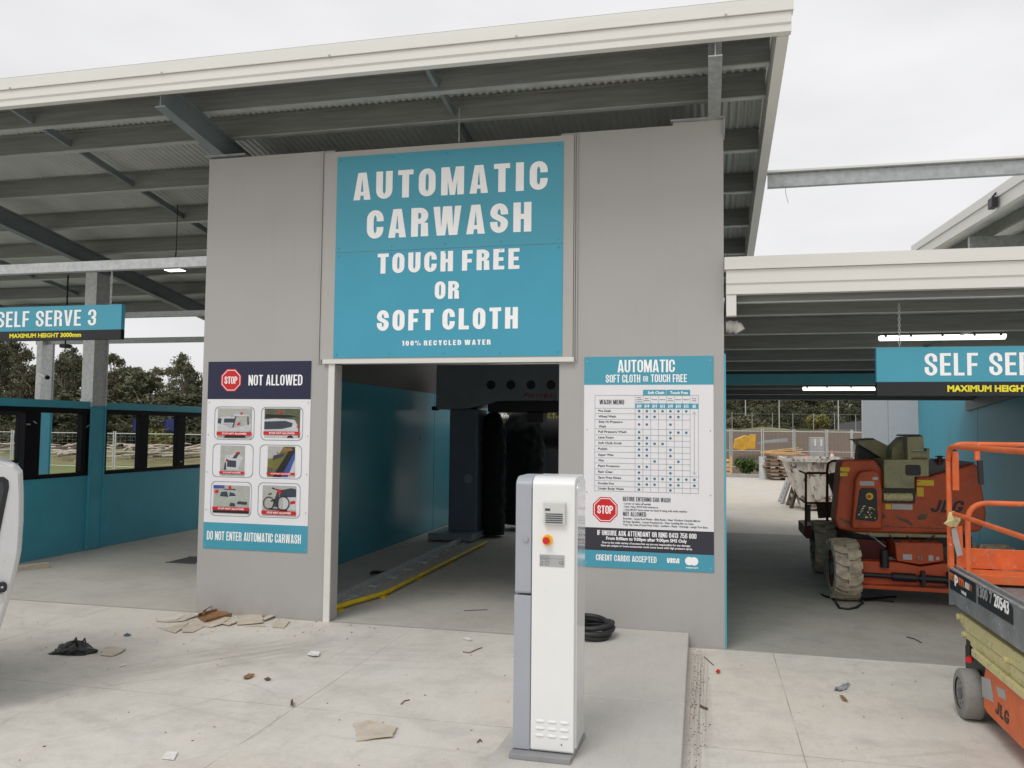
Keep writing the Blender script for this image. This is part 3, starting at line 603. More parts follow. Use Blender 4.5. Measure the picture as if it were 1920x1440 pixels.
# drawings in 0..1 coordinates: (material, points)
draw = [
 [(0,[(0,0),(1,0),(1,1),(0,1)]),(2,[(0,.3),(.02,.62),(.12,.72),(.5,.72),(.52,.5),(1,.47),(.97,.3),(.9,.22),(.0,.22)]),(3,[(.18,.52),(.2,.66),(.5,.66),(.5,.52)]),(3,[(0,.5),(.02,.66),(.12,.66),(.1,.48)]),(0,[(.12,.48),(.5,.5),(.93,.46),(.42,.34)]),(3,[(.44,.36),(.48,.36),(.55,.75),(.52,.75)]),(3,[(.88,.46),(.92,.46),(.9,.75),(.87,.75)]),(2,[(.47,.74),(.47,.82),(.93,.78),(.93,.73)]),(5,[(.66,.8),(.72,.79),(.73,.87),(.68,.87)]),(5,[(.58,.44),(.66,.44),(.67,.53),(.61,.53)]),(4,[(.2,.02),(.85,.02),(.8,.1),(.24,.1)])],
 [(1,[(0,0),(1,0),(1,1),(0,1)]),(2,[(0,.0),(0,.62),(.3,.66),(.85,.62),(.95,.4),(.96,.0)]),(3,[(.0,.28),(.0,.55),(.6,.58),(.80,.50),(.78,.38),(.5,.30)]),(4,[(.02,.68),(.04,.8),(.7,.78),(.93,.72),(.6,.68)]),(5,[(.92,.34),(.98,.34),(.98,.46),(.92,.42)]),(5,[(.38,.84),(.46,.82),(.5,.9),(.42,.93)]),(4,[(.64,0),(.68,.07),(.78,.08),(.84,0)])],
 [(0,[(0,0),(1,0),(1,1),(0,1)]),(2,[(.16,.2),(.18,.62),(.3,.7),(.66,.66),(.85,.45),(.72,.2)]),(3,[(.28,.3),(.3,.52),(.66,.5),(.66,.28)]),(2,[(.2,.62),(.6,.75),(.98,.62),(.85,.45),(.66,.6)]),(3,[(.5,.58),(.68,.8),(.82,.78),(.66,.58)]),(5,[(.62,.72),(.7,.8),(.78,.79),(.7,.7)]),(5,[(.22,.5),(.26,.56),(.34,.54),(.3,.46)]),(3,[(.16,.2),(.2,.45),(.24,.45),(.26,.2)])],
 [(9,[(0,0),(1,0),(1,1),(0,1)]),(0,[(0,.6),(0,1),(.6,1),(.3,.6)]),(8,[(.45,0),(1,0),(1,.85),(.8,.6)]),(2,[(.75,0),(1,0),(1,.6)]),(4,[(.2,0),(.5,0),(1,.85),(.95,.98),(.8,.9)]),(3,[(.18,.55),(.22,.7),(.62,.78),(.58,.68)]),(10,[(.55,.8),(.6,.96),(.85,.96),(.95,.88)]),(5,[(.34,.74),(.38,.74),(.4,.82),(.36,.82)]),(1,[(0,.1),(.3,.12),(.36,.25),(0,.32)])],
 [(0,[(0,0),(1,0),(1,1),(0,1)]),(7,[(.0,.25),(.02,.5),(.15,.6),(.2,.8),(.5,.84),(.66,.68),(.9,.58),(.98,.4),(.95,.25)]),(2,[(.45,.56),(.5,.78),(.62,.68),(.68,.6)]),(3,[(.18,.6),(.22,.76),(.38,.78),(.42,.58)]),(3,[(.44,.6),(.46,.76),(.58,.72),(.64,.62)]),(3,[(.3,.84),(.62,.84),(.62,.88),(.28,.87)]),(5,[(.42,.86),(.5,.86),(.48,1),(.42,.98)]),(5,[(.05,.7),(.14,.72),(.14,.84),(.04,.8)]),(8,[(.0,.88),(.3,.9),(.3,1),(0,1)]),(3,[(.46,.25),(.48,.38),(.6,.36),(.62,.25)]),(3,[(.66,.34),(.7,.44),(.95,.42),(.93,.32)]),(4,[(0,0),(1,0),(1,.09),(0,.09)])],
 [(0,[(0,0),(1,0),(1,1),(0,1)]),(2,[(.62,.25),(.62,.62),(1,.64),(1,.2)]),(3,[(.5,.66),(.56,.86),(.85,.93),(1,.9),(1,.64),(.7,.62)]),(5,[(.83,.4),(.98,.42),(.98,.52),(.83,.5)]),(3,[(.2,.2),(.75,.16),(.74,.22),(.2,.26)]),(4,[(.24,.5),(.5,.62),(.48,.56),(.26,.46)]),(4,[(.3,.3),(.34,.3),(.5,.88),(.46,.88)]),(4,[(.28,.94),(.5,.86),(.5,.83),(.28,.9)]),(4,[(.17,.72),(.28,.76),(.28,.72),(.18,.69)]),(3,[(.36,.3),(.42,.7),(.5,.75),(.48,.3)]),(5,[(.46,.74),(.56,.74),(.56,.88),(.46,.86)])],
]
for i, (o, p) in enumerate(tiles):
    def ctr(r):
        a = YP(r[0], (r[1]+r[3])/2, -.008); c = YP(r[2], (r[1]+r[3])/2, -.008); t = YP((r[0]+r[2])/2, r[1], -.008); q = YP((r[0]+r[2])/2, r[3], -.008); return a.x, q.z, c.x, t.z
    q = MB(); x0, z0, x1, z1 = ctr(o); outline(q, rrect(x0, z0, x1, z1, .055), .0055, -.0085); q.build('tile_outline', 'line', NA)
    q = MB(); x0, z0, x1, z1 = ctr(p); sx, sz = x1-x0, z1-z0
    for k, (mi, pts) in enumerate(draw[i]): q.add([(x0+a*sx, -.0085-.0005*k, z0+c*sz) for a, c in pts], [tuple(range(len(pts)))], mi)
    if i == 5:
        for cx, rr in ((.2,.17),(.62,.2)):
            n = 18
            for j in range(n):
                a, c = 2*pi*j/n, 2*pi*(j+1)/n; f = lambda t, s: (x0+(cx+rr*s*cos(t))*sx, -.0155, z0+(.42+rr*1.25*s*sin(t))*sz)
                q.add([f(a,1), f(c,1), f(c,.86), f(a,.86)], [(0,1,2,3)], 4)
    bz = (.10,.215) if i != 5 else (.05,.17)
    if i in (2,3): bz = (.07,.15)
    q.add([(x0-.004,-.0165,z0+bz[0]*sz),(x1+.004,-.0165,z0+bz[0]*sz),(x1+.004,-.0165,z0+bz[1]*sz),(x0-.004,-.0165,z0+bz[1]*sz)], [(0,1,2,3)], 5)
    th = (bz[1]-bz[0])*sz
    vtext(q, 'STOP NOT ALLOWED', (x0+sx*.15,-.0172,z0+bz[0]*sz+th*.24), sx*.72, th*.52, bold=.02, m=6)
    q.build('vehicle_picture', PM, NA)

# ------------------------------------------------------------------ wash menu
WM = sign_root('wash_menu_board', (-.71,0,.69), 'tall white and teal wash menu board with price table, right of opening')
X0, X1 = -1.313, -.096
b = MB(); b.box(X0,X1,-.006,-.0005,.692,2.703); b.build('board', 'white', WM, bevel=.001)
b = MB(); b.box(X0,X1,-.0072,-.0061,2.432,2.703); b.build('header_band', 'signteal', WM)
b = MB(); b.box(X0,X1,-.0072,-.0061,.852,1.066); b.build('contact_band', 'charcoal', WM)
b = MB(); b.box(X0,X1,-.0072,-.0061,.692,.8518); b.build('footer_band', 'signteal', WM)
y = -.0082
b = MB()
wl('AUTOMATIC', 1158, 1265.4, 675, 698.3, 'gothic', .06, y, b); wl('SOFT CLOTH', 1135.7, 1200.5, 702.6, 717.3, 'gothic', .07, y, b)
wl('OR', 1205.8, 1215.2, 705, 715.5, 'gothic', .08, y, b); wl('TOUCH FREE', 1220.4, 1288, 702, 716.6, 'gothic', .07, y, b)
wl('IF UNSURE ASK ATTENDANT OR RING 0413 756 000', 1120, 1305.8, 993.6, 1003, 'gothic', .075, y, b)
wl('CREDIT CARDS ACCEPTED', 1117.4, 1231, 1039, 1050.2, 'gothic', .07, y, b)
def vl(s, x0, x1, t0, b0, bold, bb, y=y, m=0):
    p, w, h = wline(x0, x1, t0, b0, y); vtext(bb, s, p, w, h, bold=bold, m=m)
vl('From 8:00am to 9:00pm after 9:00pm SMS Only', 1136.5, 1288, 1005.6, 1011.6, .03, b)
vl('Due to the wide variety of accessories we are not responsible for any damage.', 1129, 1295, 1014.6, 1018.4, .02, b)
vl('New pin stripes or loose accessories could come loose with high pressure spray.', 1127, 1298.7, 1020.2, 1024, .02, b)
wl('VISA', 1249, 1274, 1046, 1055.2, 'impact', .0, y, b, slant=.15)
for cx, cy in ((1292.3,1052),(1301.3,1052.6)):
    c = YP(cx, cy, y); b.disc((c.x, y-(.0003 if cx > 1300 else 0), c.z), (0,-1,0), .0385, 24)
vl('mastercard', 1286, 1308.5, 1062.2, 1065.2, .03, b)
b.build('lettering', 'letter', WM)
colx = [1115.3,1190.8,1205.5,1220,1234.7,1249.7,1264.3,1279.5,1294,1309.7]
rowy = [741.3,765.3,775.3,786.2,803.7,815,825,835.8,847,858,867.8,878.8,889.6,900.6,911.2,920]
CX = [YP(x, 830, y).x for x in colx]; RZ = [YP(1115.3, v, y).z for v in rowy]
b = MB(); t = .0022
for i, x in enumerate(CX):
    z0, z1 = RZ[-1], RZ[0]
    if i == 9 or i == 0 or i == 8: b.box(x-t/2, x+t/2, y, y+.001, z0, z1)
    else: b.box(x-t/2, x+t/2, y, y+.001, z0, z1)
for j, z in enumerate(RZ):
    x1 = CX[-1] if (j < 2 or j > 11) else CX[8]
    b.box(CX[0], x1, y-.0003, y+.0007, z-t/2, z+t/2)
ax = (CX[8]+CX[9])/2
b.box(ax-.0015, ax+.0015, y, y+.001, RZ[12]+.02, RZ[1]-.03)
for z, s in ((RZ[1]-.03, -1), (RZ[12]+.02, 1)):
    for d in (-1, 1): b.beam((ax, y, z), (ax+d*.018, y, z+s*.028), .001, .003, up=(0,1,0))
b.build('price_table', 'line', WM)
b = MB(); zz = [YP(1190, v, y).z for v in (756.5, 765.6, 731.3, 741)]
b.box(CX[1], CX[9], y-.0006, y, RZ[1]-.002, RZ[1]+.047)
b.box(CX[2], CX[5]-.003, y-.0006, y, RZ[0]+.002, RZ[0]+.053); b.box(CX[5]+.001, CX[8], y-.0006, y, RZ[0]+.002, RZ[0]+.053)
b.build('column_tab', 'signteal', WM)
b = MB()
vtext(b, 'Soft Cloth', (CX[2]+.045, y-.0012, RZ[0]+.014), (CX[5]-CX[2])*.70, .026, bold=.03)
vtext(b, 'Touch Free', (CX[5]+.032, y-.0012, RZ[0]+.014), (CX[8]-CX[5])*.76, .026, bold=.03)
for k, s in enumerate(('$20','$18','$15','$12','$18','$15','$12','$5')):
    w = (CX[k+2]-CX[k+1]); ww = .62*w if len(s) == 3 else .42*w
    vtext(b, s, ((CX[k+1]+CX[k+2]-ww)/2, y-.0012, RZ[1]+.010), ww, .027, bold=.03)
b.build('tab_lettering', 'letter', WM)
b = MB()
wl('WASH MENU', 1124, 1170, 749.4, 758, 'gothic', .08, y, b)
names = ['Pre Soak','Wheel Wash','Side Hi Pressure','Full Pressure Wash','Lava Foam','Soft Cloth Scrub','Polish','Super Wax','Wax','Paint Protector','Rain Clear','Spot Free Rinse','Double Dry','Under Body Wash']
wd = [24,33,45,53,29,44,17,29,11,41,28,43,30,48]
mx = (CX[1]-CX[0])/(colx[1]-colx[0])
for k, s in enumerate(names):
    z = (RZ[k+1]+RZ[k+2])/2-.010
    if k == 2:
        vtext(b, s, (CX[0]+7*mx, y, z+.022), wd[k]*mx, .022, bold=.02); vtext(b, 'Wash', (CX[0]+7*mx, y, z-.022), 14*mx, .022, bold=.02)
    else: vtext(b, s, (CX[0]+6.5*mx, y, z+.001), wd[k]*mx, .022, bold=.02)
heads = [('Super','Complete','Luxury'),('Super','Deluxe'),('Deluxe',),('Express',),('Super','Deluxe'),('Deluxe',),('Express',),('Dry','Only')]
for k, hs in enumerate(heads):
    xm = (CX[k+1]+CX[k+2])/2; zm = RZ[1]+.047+(RZ[0]-RZ[1]-.047)/2
    for q, s in enumerate(hs):
        w = (CX[k+2]-CX[k+1])*(.7 if len(s) > 5 else .5); vtext(b, s, (xm-w/2, y, zm+(len(hs)-1)*.010-q*.020-.005), w, .010, bold=.02)
wl('BEFORE ENTERING CAR WASH', 1168, 1257, 931.2, 939.3, 'gothic', .08, y, b)
wl('NOT ALLOWED', 1168, 1211.4, 959.2, 967.4, 'gothic', .08, y, b)
for s, x1, yy in (('- Lower or take off aerials',1220.5,943.6),('- Utes, Vans, 4WD fold mirrors in',1234,949.2),('- Utes MUST have cover on back if using soft cloth washes',1287.8,955),
                  ('Snorkels - Large Roof Racks - Bike Racks - Rear Window Outside Mirror',1313.7,971.6),('Hi Rear Spoilers - Loose Accessories - Rear Loading Bar on Utes',1300,977.4),('Tray Top Utes (Touch Free Only) - Ladders - Pipes - Awnings - Large Tow Bars',1327,983)):
    vl(s, 1168, x1, yy-1.6, yy+2.0, .02, b)
b.build('fine_print', 'ink', WM)
dots = ['1234567','12356','125','1567','125','1234','125','125','36','125','15','12345678','123568','15']
b = MB()
for j, s in enumerate(dots):
    z = (RZ[j+1]+RZ[j+2])/2
    for ch in s: b.disc(((CX[int(ch)]+CX[int(ch)+1])/2, y-.0005, z), (0,-1,0), .0118, 14)
b.build('tick_dot', 'dot', WM)
stop_sign(WM, 1134.7, 955.5, 22.0, -.0085)
b = MB()
for z in (2.66, 2.0, 1.4, .73):
    for x in (X0+.03, X1-.03): b.cyl((x,-.009,z),(x,-.006,z),.007,n=8)
b.build('screw', 'label', WM)
b = MB()
for z in (2.25, 1.9, 1.5, 1.1, .72):
    for x in (-5.395, -4.225): b.cyl((x,-.009,z),(x,-.006,z),.007,n=8)
b.build('screw', 'label', NA)

# ------------------------------------------------------------------ big canopy
SL = -.14; ZB = lambda y: 4.955+SL*y
RX0, RX1, RY0, RY1 = -15.0, .385, -1.02, 7.05
CR = thing('large_canopy_roof', (-5,0,3.7), 'large sloping corrugated canopy with cream fascia over the wash bay', 'roof')
def ibeam(mb, x, y0, y1, zf, h=.25, w=.115, t=.010):
    for (a, c, d, e) in ((-w/2, w/2, 0, t*1.2), (-t/2, t/2, t*1.2, h-t*1.2), (-w/2, w/2, h-t*1.2, h)):
        vs = []
        for yy in (y0, y1):
            z = zf(yy); vs += [(x+a, yy, z+d), (x+c, yy, z+d), (x+c, yy, z+e), (x+a, yy, z+e)]
        mb.add(vs, [(0,1,2,3),(7,6,5,4),(0,4,5,1),(1,5,6,2),(2,6,7,3),(3,7,4,0)])
for x in (-.083, -5.345, -9.72, -14.1):
    b = MB(); ibeam(b, x, -1.05, RY1, lambda q: ZB(q)-.002); b.build('rafter', 'galv' if x > -1 else 'rafter', CR)
def zpurlin(mb, x0, x1, yb, zb, h=.20, fl=.065, t=.004):
    mb.box(x0, x1, yb, yb+t, zb+t, zb+h-t); mb.box(x0, x1, yb-.0, yb+fl, zb, zb+t-.0005, 1); mb.box(x0, x1, yb-.0015, yb-.0002, zb-.0005, zb+.010, 1); mb.box(x0, x1, yb+fl, yb+fl+t, zb, zb+.018, 1)  # lower flange and thin lip strip take the painted-in lit tone
    mb.box(x0, x1, yb-fl, yb+t, zb+h-t+.0005, zb+h)
py = [-.97, -.44, .11] + [1.2+1.075*i for i in range(6)]
for q in py:
    b = MB(); zpurlin(b, RX0, RX1+.01, q, ZB(q)+.255, h=.215, fl=.07)
    if q < 1:
        for k in range(60):
            x = RX0+.15+k*.26; b.box(x, x+.006, q-.002, q-.0005, ZB(q)+.42, ZB(q)+.465)
    b.build('purlin', ['purlin','flange_lit'], CR)
for x in (-2.715, -7.42, -12.0):
    for q0, q1 in zip(py[:-1], py[1:]):
        b = MB(); b.beam((x, q0+.07, ZB(q0)+.335), (x, q1-.005, ZB(q1)+.335), .04, .075); b.build('bridging_strut', 'rafter', CR)
# corrugated sheet (real waves)
b = MB(); pitch = .076; n = int((RX1+.05-RX0)/pitch*6)
prof = [(RX0+(RX1+.03-RX0)*i/n, .012*sin(2*pi*i/6)) for i in range(n+1)]
yy = [-.93, 1.6, 4.3, 7.15]
vs = [(x, q, ZB(q)+.478+dz) for q in yy for x, dz in prof]
b.add(vs, [(j*(n+1)+i, j*(n+1)+i+1, (j+1)*(n+1)+i+1, (j+1)*(n+1)+i) for j in range(3) for i in range(n)], 0, True)
b.build('corrugated_sheet', 'sheet', CR)
# fascia
b = MB(); b.prism([(-1.17,5.375),(-1.17,5.49),(-1.06,5.50),(-1.06,5.375)], 0, RX0, .525); b.build('fascia_cap', 'cream', CR)
b = MB(); b.prism([(-1.135,5.215),(-1.135,5.27),(-1.15,5.285),(-1.15,5.372),(-1.055,5.372),(-1.055,5.235),(-1.06,5.215)], 0, RX0, .51); b.build('gutter', 'cream', CR)
b = MB(); b.prism([(-1.04,ZB(-1.06)+.115),(-1.04,ZB(-1.06)+.36),(-.6,ZB(-.6)+.45),(7.2,ZB(7.2)+.50),(7.2,ZB(7.2)+.115)], 0, .405, .50); b.build('barge_board', 'cream', CR)
b = MB(); b.prism([(-.6,ZB(-.6)+.451),(-.6,ZB(-.6)+.47),(7.2,ZB(7.2)+.53),(7.2,ZB(7.2)+.501)], 0, .44, .515); b.build('barge_cap', 'cream', CR)
b = MB()
for i in range(9):
    x = -14+i*1.75; b.cyl((x,-1.175,5.38),(x,-1.17,5.38),.012,n=8)
b.build('rivet', 'concretegrey', CR)
# beams under the roof on the left
for (q, z0, z1, nm) in ((.1, 3.757, 3.87, 'galv_light'), (3.62, 3.74, 3.83, 'galv'), (6.9, 3.70, 3.81, 'galv')):
    b = MB(); b.box(-14.2, -5.492, q-.04, q+.04, z0, z1); b.build('tie_beam', nm, CR, bevel=.004)
b = MB(); p = YP(332,420,1.7); b.cyl((p.x,1.7,ZB(1.7)+.25),(p.x,1.7,YP(330,486,1.7).z),.006,n=6); b.build('hanger_rod', 'black', CR)
b = MB(); b.cyl((-2.6,-.06,4.90),(-2.6,-.06,5.25),.008,n=6); b.build('hanger_rod', 'galv', CR)
# led floodlight glowing below the sheet
L1 = thing('floodlight', (-8.35,3.42,4.40), 'small square LED floodlight glowing under the large canopy', 'light')
b = MB(); b.box(-8.50,-8.20,3.33,3.50,4.452,4.50); b.build('housing', 'darkgrey', L1, bevel=.004)
b = MB(); b.box(-8.49,-8.21,3.34,3.49,4.444,4.4515); b.build('lens', 'lampled', L1)
b = MB(); b.cyl((-8.35,3.42,4.50),(-8.35,3.42,4.95),.012,n=8); b.build('bracket', 'darkgrey', L1)

# ------------------------------------------------------------------ posts and partitions left
def column(name, x0, x1, y0, y1, top, label, painted=2.3):
    c = thing(name, ((x0+x1)/2, (y0+y1)/2, 0), label, 'post')
    b = MB()
    b.box(x0,x1,y0,y0+.014,painted,top); b.box(x0,x1,y1-.014,y1,painted,top); b.box(x0+.02,x1-.02,y0+.014,y1-.014,painted,top-.001); b.build('steel_section', 'galv_light', c, bevel=.002)
    b = MB(); b.box(x0,x1,y0-.002,y0+.016,.008,painted-.001); b.box(x0,x1,y1-.016,y1+.002,.008,painted-.001); b.box(x0+.018,x1-.016,y0+.016,y1-.016,.008,painted-.002); b.build('painted_base', 'teal', c, bevel=.002)
    b = MB(); b.box(x0-.01,x1+.01,y0-.012,y0-.003,painted-.02,painted+.11); b.build('splice_plate', 'galv_light', c)
    b = MB(); [b.cyl((x,y0-.02,painted+.05),(x,y0-.012,painted+.05),.014,n=6) for x in (x0+.05,x1-.05)]; b.build('bolt', 'black', c)
    return c
column('canopy_post', -9.93,-9.715,3.33,3.66, 4.45, 'galvanised canopy post with teal painted lower half between two windows')
c2 = column('canopy_post', -14.06,-13.92,6.75,7.1, 3.95, 'far galvanised canopy post carrying a security camera, beyond the nearer partition')
def partition(name, x, y0, y1, segs, label, mull):
    P = thing(name, (x, (y0+y1)/2, 0), label, 'partition wall')
    b = MB(); b.box(x-.10, x, y0, y1, 0, 1.185); b.build('lower_panel', 'teal', P, bevel=.003)
    b = MB(); b.box(x-.10, x+.004, y0, y1, 2.245, 2.36); b.build('top_rail', 'teal', P, bevel=.003)
    for s0, s1 in segs:
        b = MB()
        for (a, c, d, e) in ((s0, s1, 1.187, 1.245), (s0, s1, 2.165, 2.243)): b.box(x-.085, x+.012, a, c, d, e)
        for (a, c) in [(s0, s0+.055), (s1-.055, s1)] + [m_ for m_ in mull if s0 < m_[0] < s1]: b.box(x-.084, x+.011, a, c, 1.246, 2.164)
        b.build('window_frame', 'blackframe', P, bevel=.003)
    b = MB()
    for (q, z, an) in ((2.22,2.02,-.5),(2.10,1.99,0),(3.28,1.97,.5),(5.70,1.32,0)):
        if y0 < q < y1 and abs(x+9.75) < .01: b.obox((x+.0125,q,z), (0,cos(an),sin(an)), (1,0,0), (0,-sin(an),cos(an)), .035, .0008, .009)
    if b.v: b.build('tape_scrap', 'label', P)
    return P
partition('partition_wall', -9.75, .4, 3.325, [(.45,3.32)], 'teal partition with black framed window opening, nearer of the two flanking the first post', [(1.2,1.35),(2.05,2.33),(3.16,3.3)])
partition('partition_wall', -9.75, 3.665, 8.2, [(3.67,8.15)], 'teal partition with black mullioned window openings, running from post to grey pier', [(4.53,4.75),(5.58,5.8),(6.8,7.0)])
partition('partition_wall', -14.0, .4, 6.54, [(.45,6.5)], 'far teal partition seen through the nearer window opening', [(2.3,2.5),(4.4,4.6),(6.3,6.49)])
for zz in (3.45,):
    c = thing('security_camera', (-13.85,6.7,2.95), 'white bullet security camera on the far galvanised post', 'camera')
    b = MB(); b.box(-13.96,-13.84,6.68,6.738,2.85,3.10); b.build('mount', 'white', c, bevel=.01)
    b = MB(); b.cyl((-13.86,6.66,3.04),(-13.56,6.52,2.97),.05,n=14); b.build('body', 'galv_light', c)
    b = MB(); b.cyl((-13.56,6.52,2.97),(-13.52,6.50,2.96),.044,n=14); b.build('lens', 'black', c)
c = MB(); q = YP(117,648,4); c.prism([(q.x+a-.0,q.z+e) for a,e in ((-.075,0),(-.06,-.035),(.05,-.035),(.075,.0),(.06,.03),(-.06,.03))], 1, 4.0, 4.15); c.box(q.x-.01,q.x+.01,4.05,4.08,q.z+.03,ZB(4.05)+.2); tag(c.build('wall_speaker', 'black', bevel=.01), 'small black box hanging below the self serve sign', 'speaker')

# ------------------------------------------------------------------ hanging signs
def hang_sign(name, x0, x1, y, z0, zb, z1, text, tx0, tx1, label, ztop, chain_x):
    s = thing(name, ((x0+x1)/2, y, z0), label, 'sign', None)
    b = MB(); b.box(x0, x1, y-.03, y+.03, zb, z1); b.build('teal_panel', 'signteal', s, bevel=.002)
    b = MB(); b.box(x0, x1, y-.031, y+.031, z0, zb-.001); b.build('height_band', 'black', s, bevel=.002)
    b = MB(); h = (z1-zb)*.64; letters(b, text, (tx0, y-.0325, zb+(z1-zb)*.18), tx1-tx0, h, 'gothic', .095); b.build('lettering', 'letter', s)
    b = MB(); hh = (zb-z0)*.44; w = (tx1-tx0)*.72; cx = (tx0+tx1)/2
    vtext(b, 'MAXIMUM HEIGHT 3000mm', (cx-w/2, y-.0335, z0+(zb-z0)*.32), w, hh, bold=.045); b.build('height_lettering', 'yellowtext', s)
    for cx in chain_x:
        b = MB(); k = 0; z = z1
        while z < ztop:
            r = .010; pts = [(cx+(r*cos(t) if k % 2 else 0), y+(0 if k % 2 else r*cos(t)), z+.018+.017*sin(t)) for t in [2*pi*i/8 for i in range(8)]]
            b.tube(pts, .0032, 5, closed=True); z += .027; k += 1
        b.build('chain', 'galv_light', s)
    return s
hang_sign('hanging_sign', -8.72,-6.60,.10,2.965,3.075,3.362, 'SELF SERVE 3', -8.30,-6.93, 'teal hanging sign reading SELF SERVE 3 with black height band', 3.755, (-6.77,-8.5))
hang_sign('hanging_sign', 1.355,3.50,.20,2.335,2.462,2.778, 'SELF SERVE 4', 1.76,3.08, 'teal hanging sign SELF SERVE below the low roof on the right', 3.17, (1.56,3.3))

# ------------------------------------------------------------------ low canopy right
LR = thing('low_canopy_roof', (2.5,4,2.6), 'low flat canopy with cream fascia right of the grey wall', 'roof')
ZL = lambda y: 3.20-.07*y
LX0, LX1 = .02, 6.5
b = MB(); b.prism([(-.16,3.485),(-.16,3.60),(-.02,3.605),(-.02,3.485)], 0, .004, LX1); b.build('fascia_cap', 'cream', LR)
b = MB(); b.prism([(-.12,3.26),(-.12,3.345),(-.135,3.36),(-.135,3.482),(-.03,3.482),(-.03,3.26)], 0, .02, LX1); b.build('gutter', 'cream', LR)
b = MB(); b.box(.02,.11,-.11,-.02,3.06,3.259); b.build('gutter_outlet', 'cream', LR, bevel=.004)
for q in [.03, .62, 1.66, 2.66, 3.62, 4.55, 5.6, 6.78, 7.65, 8.55]:
    b = MB(); zpurlin(b, LX0, LX1, q, ZL(q), h=.19, fl=.06); b.build('purlin', ['purlin','flange_lit'], LR)
b = MB(); n = int((LX1-LX0)/.19)*4; prof = []
for i in range(n+1):
    k = i % 4; prof.append((LX0+(LX1-LX0)*i/n, (0, .028, .028, 0)[k]))
vs = [(x, q, ZL(q)+.20+dz) for q in (-.02, 9.05) for x, dz in prof]; b.add(vs, [(i, i+1, n+1+i+1, n+1+i) for i in range(n)]); b.build('roof_sheet', 'sheet', LR)
b = MB(); b.box(.018,4.58,4.95,5.05,2.70,2.862); b.build('teal_beam', 'teal_lit', LR, bevel=.003)
b = MB(); b.prism([(-.02,3.0),(-.02,3.18),(9,2.6),(9,2.42)], 0, 4.55, 4.60); b.build('edge_beam', 'rafter', LR)
b = MB(); b.prism([(0.0,3.12),(0.0,3.30),(9,2.68),(9,2.50)], 0, .018, .03); b.build('edge_beam', 'rafter', LR)
b = MB(); b.beam((2.35,2.7,ZL(2.7)+.01),(2.62,1.75,ZL(1.75)+.03),.03,.03); b.build('brace', 'galv', LR)
P = MB(); P.tube([(0.02,.1,2.985),(.09,.1,2.985),(.13,.1,2.975),(.15,.1,2.94)], [.055,.055,.054,.052], 16); P.cyl((.045,.1,2.985),(.075,.1,2.985),.063,n=16); P.cyl((.10,.1,2.985),(.118,.1,2.982),.06,n=16)
tag(P.build('drain_pipe', 'pvc'), 'stub of cream drain pipe poking out beside the grey wall edge', 'pipe')
def batten(x0, x1, y, z, label):
    s = thing('batten_light', ((x0+x1)/2, y, z), label, 'light', 'lit batten lights under the low canopy')
    b = MB(); b.prism([(y-.05,z+.02),(y-.035,z-.02),(y-.01,z-.035),(y+.01,z-.035),(y+.035,z-.02),(y+.05,z+.02)], 0, x0, x1); b.build('diffuser', 'lamp', s, bevel=.008)
    b = MB(); b.box(x0+.01,x1-.01,y-.053,y+.053,z+.0205,z+.05); b.build('housing', 'darkgrey', s)
    b = MB(); [b.box(x0+(x1-x0)*k/4-.012+ (.06 if k==0 else (-.06 if k==4 else 0)), x0+(x1-x0)*k/4+.012+(.06 if k==0 else (-.06 if k==4 else 0)), y-.058,y-.05,z+.0,z+.03) for k in range(5)]; b.build('clip', 'darkgrey', s)
batten(1.73,3.01,2.0,3.065,'long lit batten light nearest the fascia, above the hanging sign')
batten(1.33,2.75,5.85,2.69,'long lit batten light deeper under the low canopy behind the teal beam')
BW = thing('bay_side_wall', (4.65,6,0), 'teal panel wall behind the orange boom lift', 'wall')
for y0, y1 in ((0,4.2),(4.215,8.46),(8.475,12.7)):
    b = MB(); b.box(4.6,4.72,y0,y1,0,3.1 if y1 > 9 else 2.62); b.build('wall_panel', 'teal', BW)
EW = thing('rear_wall', (4.0,12.8,0), 'light grey end wall panel behind the boom lift', 'wall')
b = MB(); b.box(3.40,3.945,12.72,12.86,0,3.4); b.build('wall_panel', 'endwall', EW)
b = MB(); b.box(3.957,4.6,12.72,12.86,0,3.4); b.build('wall_panel', 'endwall', EW)
b = MB(); b.box(3.945,3.957,12.735,12.85,0,3.39); b.build('joint_strip', 'concretegrey', EW)

# cross beam and neighbouring roof
CB = thing('connecting_beam', (2.5,1.6,4.7), 'long galvanised beam with cream cap crossing the sky at right', 'beam')
b = MB(); b.box(.51,6,1.575,1.58,4.73,4.875); b.box(.51,6,1.55,1.62,4.876,4.882); b.box(.51,6,1.55,1.62,4.722,4.729); b.build('channel', 'galv', CB)
b = MB(); b.box(.51,6,1.53,1.66,4.884,4.91); b.build('cap', 'cream', CB, bevel=.003)
w_ = MB(); p0 = Vector((.70,1.57,4.72)); w_.tube([p0, p0+Vector((.005,0,-.08)), p0+Vector((.03,0,-.18))], .003, 5); tag(w_.build('loose_wire', 'galv'), 'thin loose wire dangling from the galvanised cross beam', 'wire')
NR = thing('neighbouring_canopy', (6,7,5.4), 'cream edged canopy roof of the next building at far right', 'roof')
f0 = lambda y: 5.44+.052*(y-5)
def slab(x0, x1, z0, z1, m, nm, y0=1.5, y1=11.6, **k):
    b = MB(); b.prism([(y0,f0(y0)+z0),(y0,f0(y0)+z1),(y1,f0(y1)+z1),(y1,f0(y1)+z0)], 0, x0, x1); b.build(nm, m, NR, **k)
slab(4.25,4.34,.19,.34,'cream','fascia_cap'); slab(4.28,4.38,0,.188,'cream','gutter')
b = MB(); n = 240
for j in range(n): pass
prof = [(1.5+10.0*i/n, .012*sin(2*pi*i/6)) for i in range(n+1)]
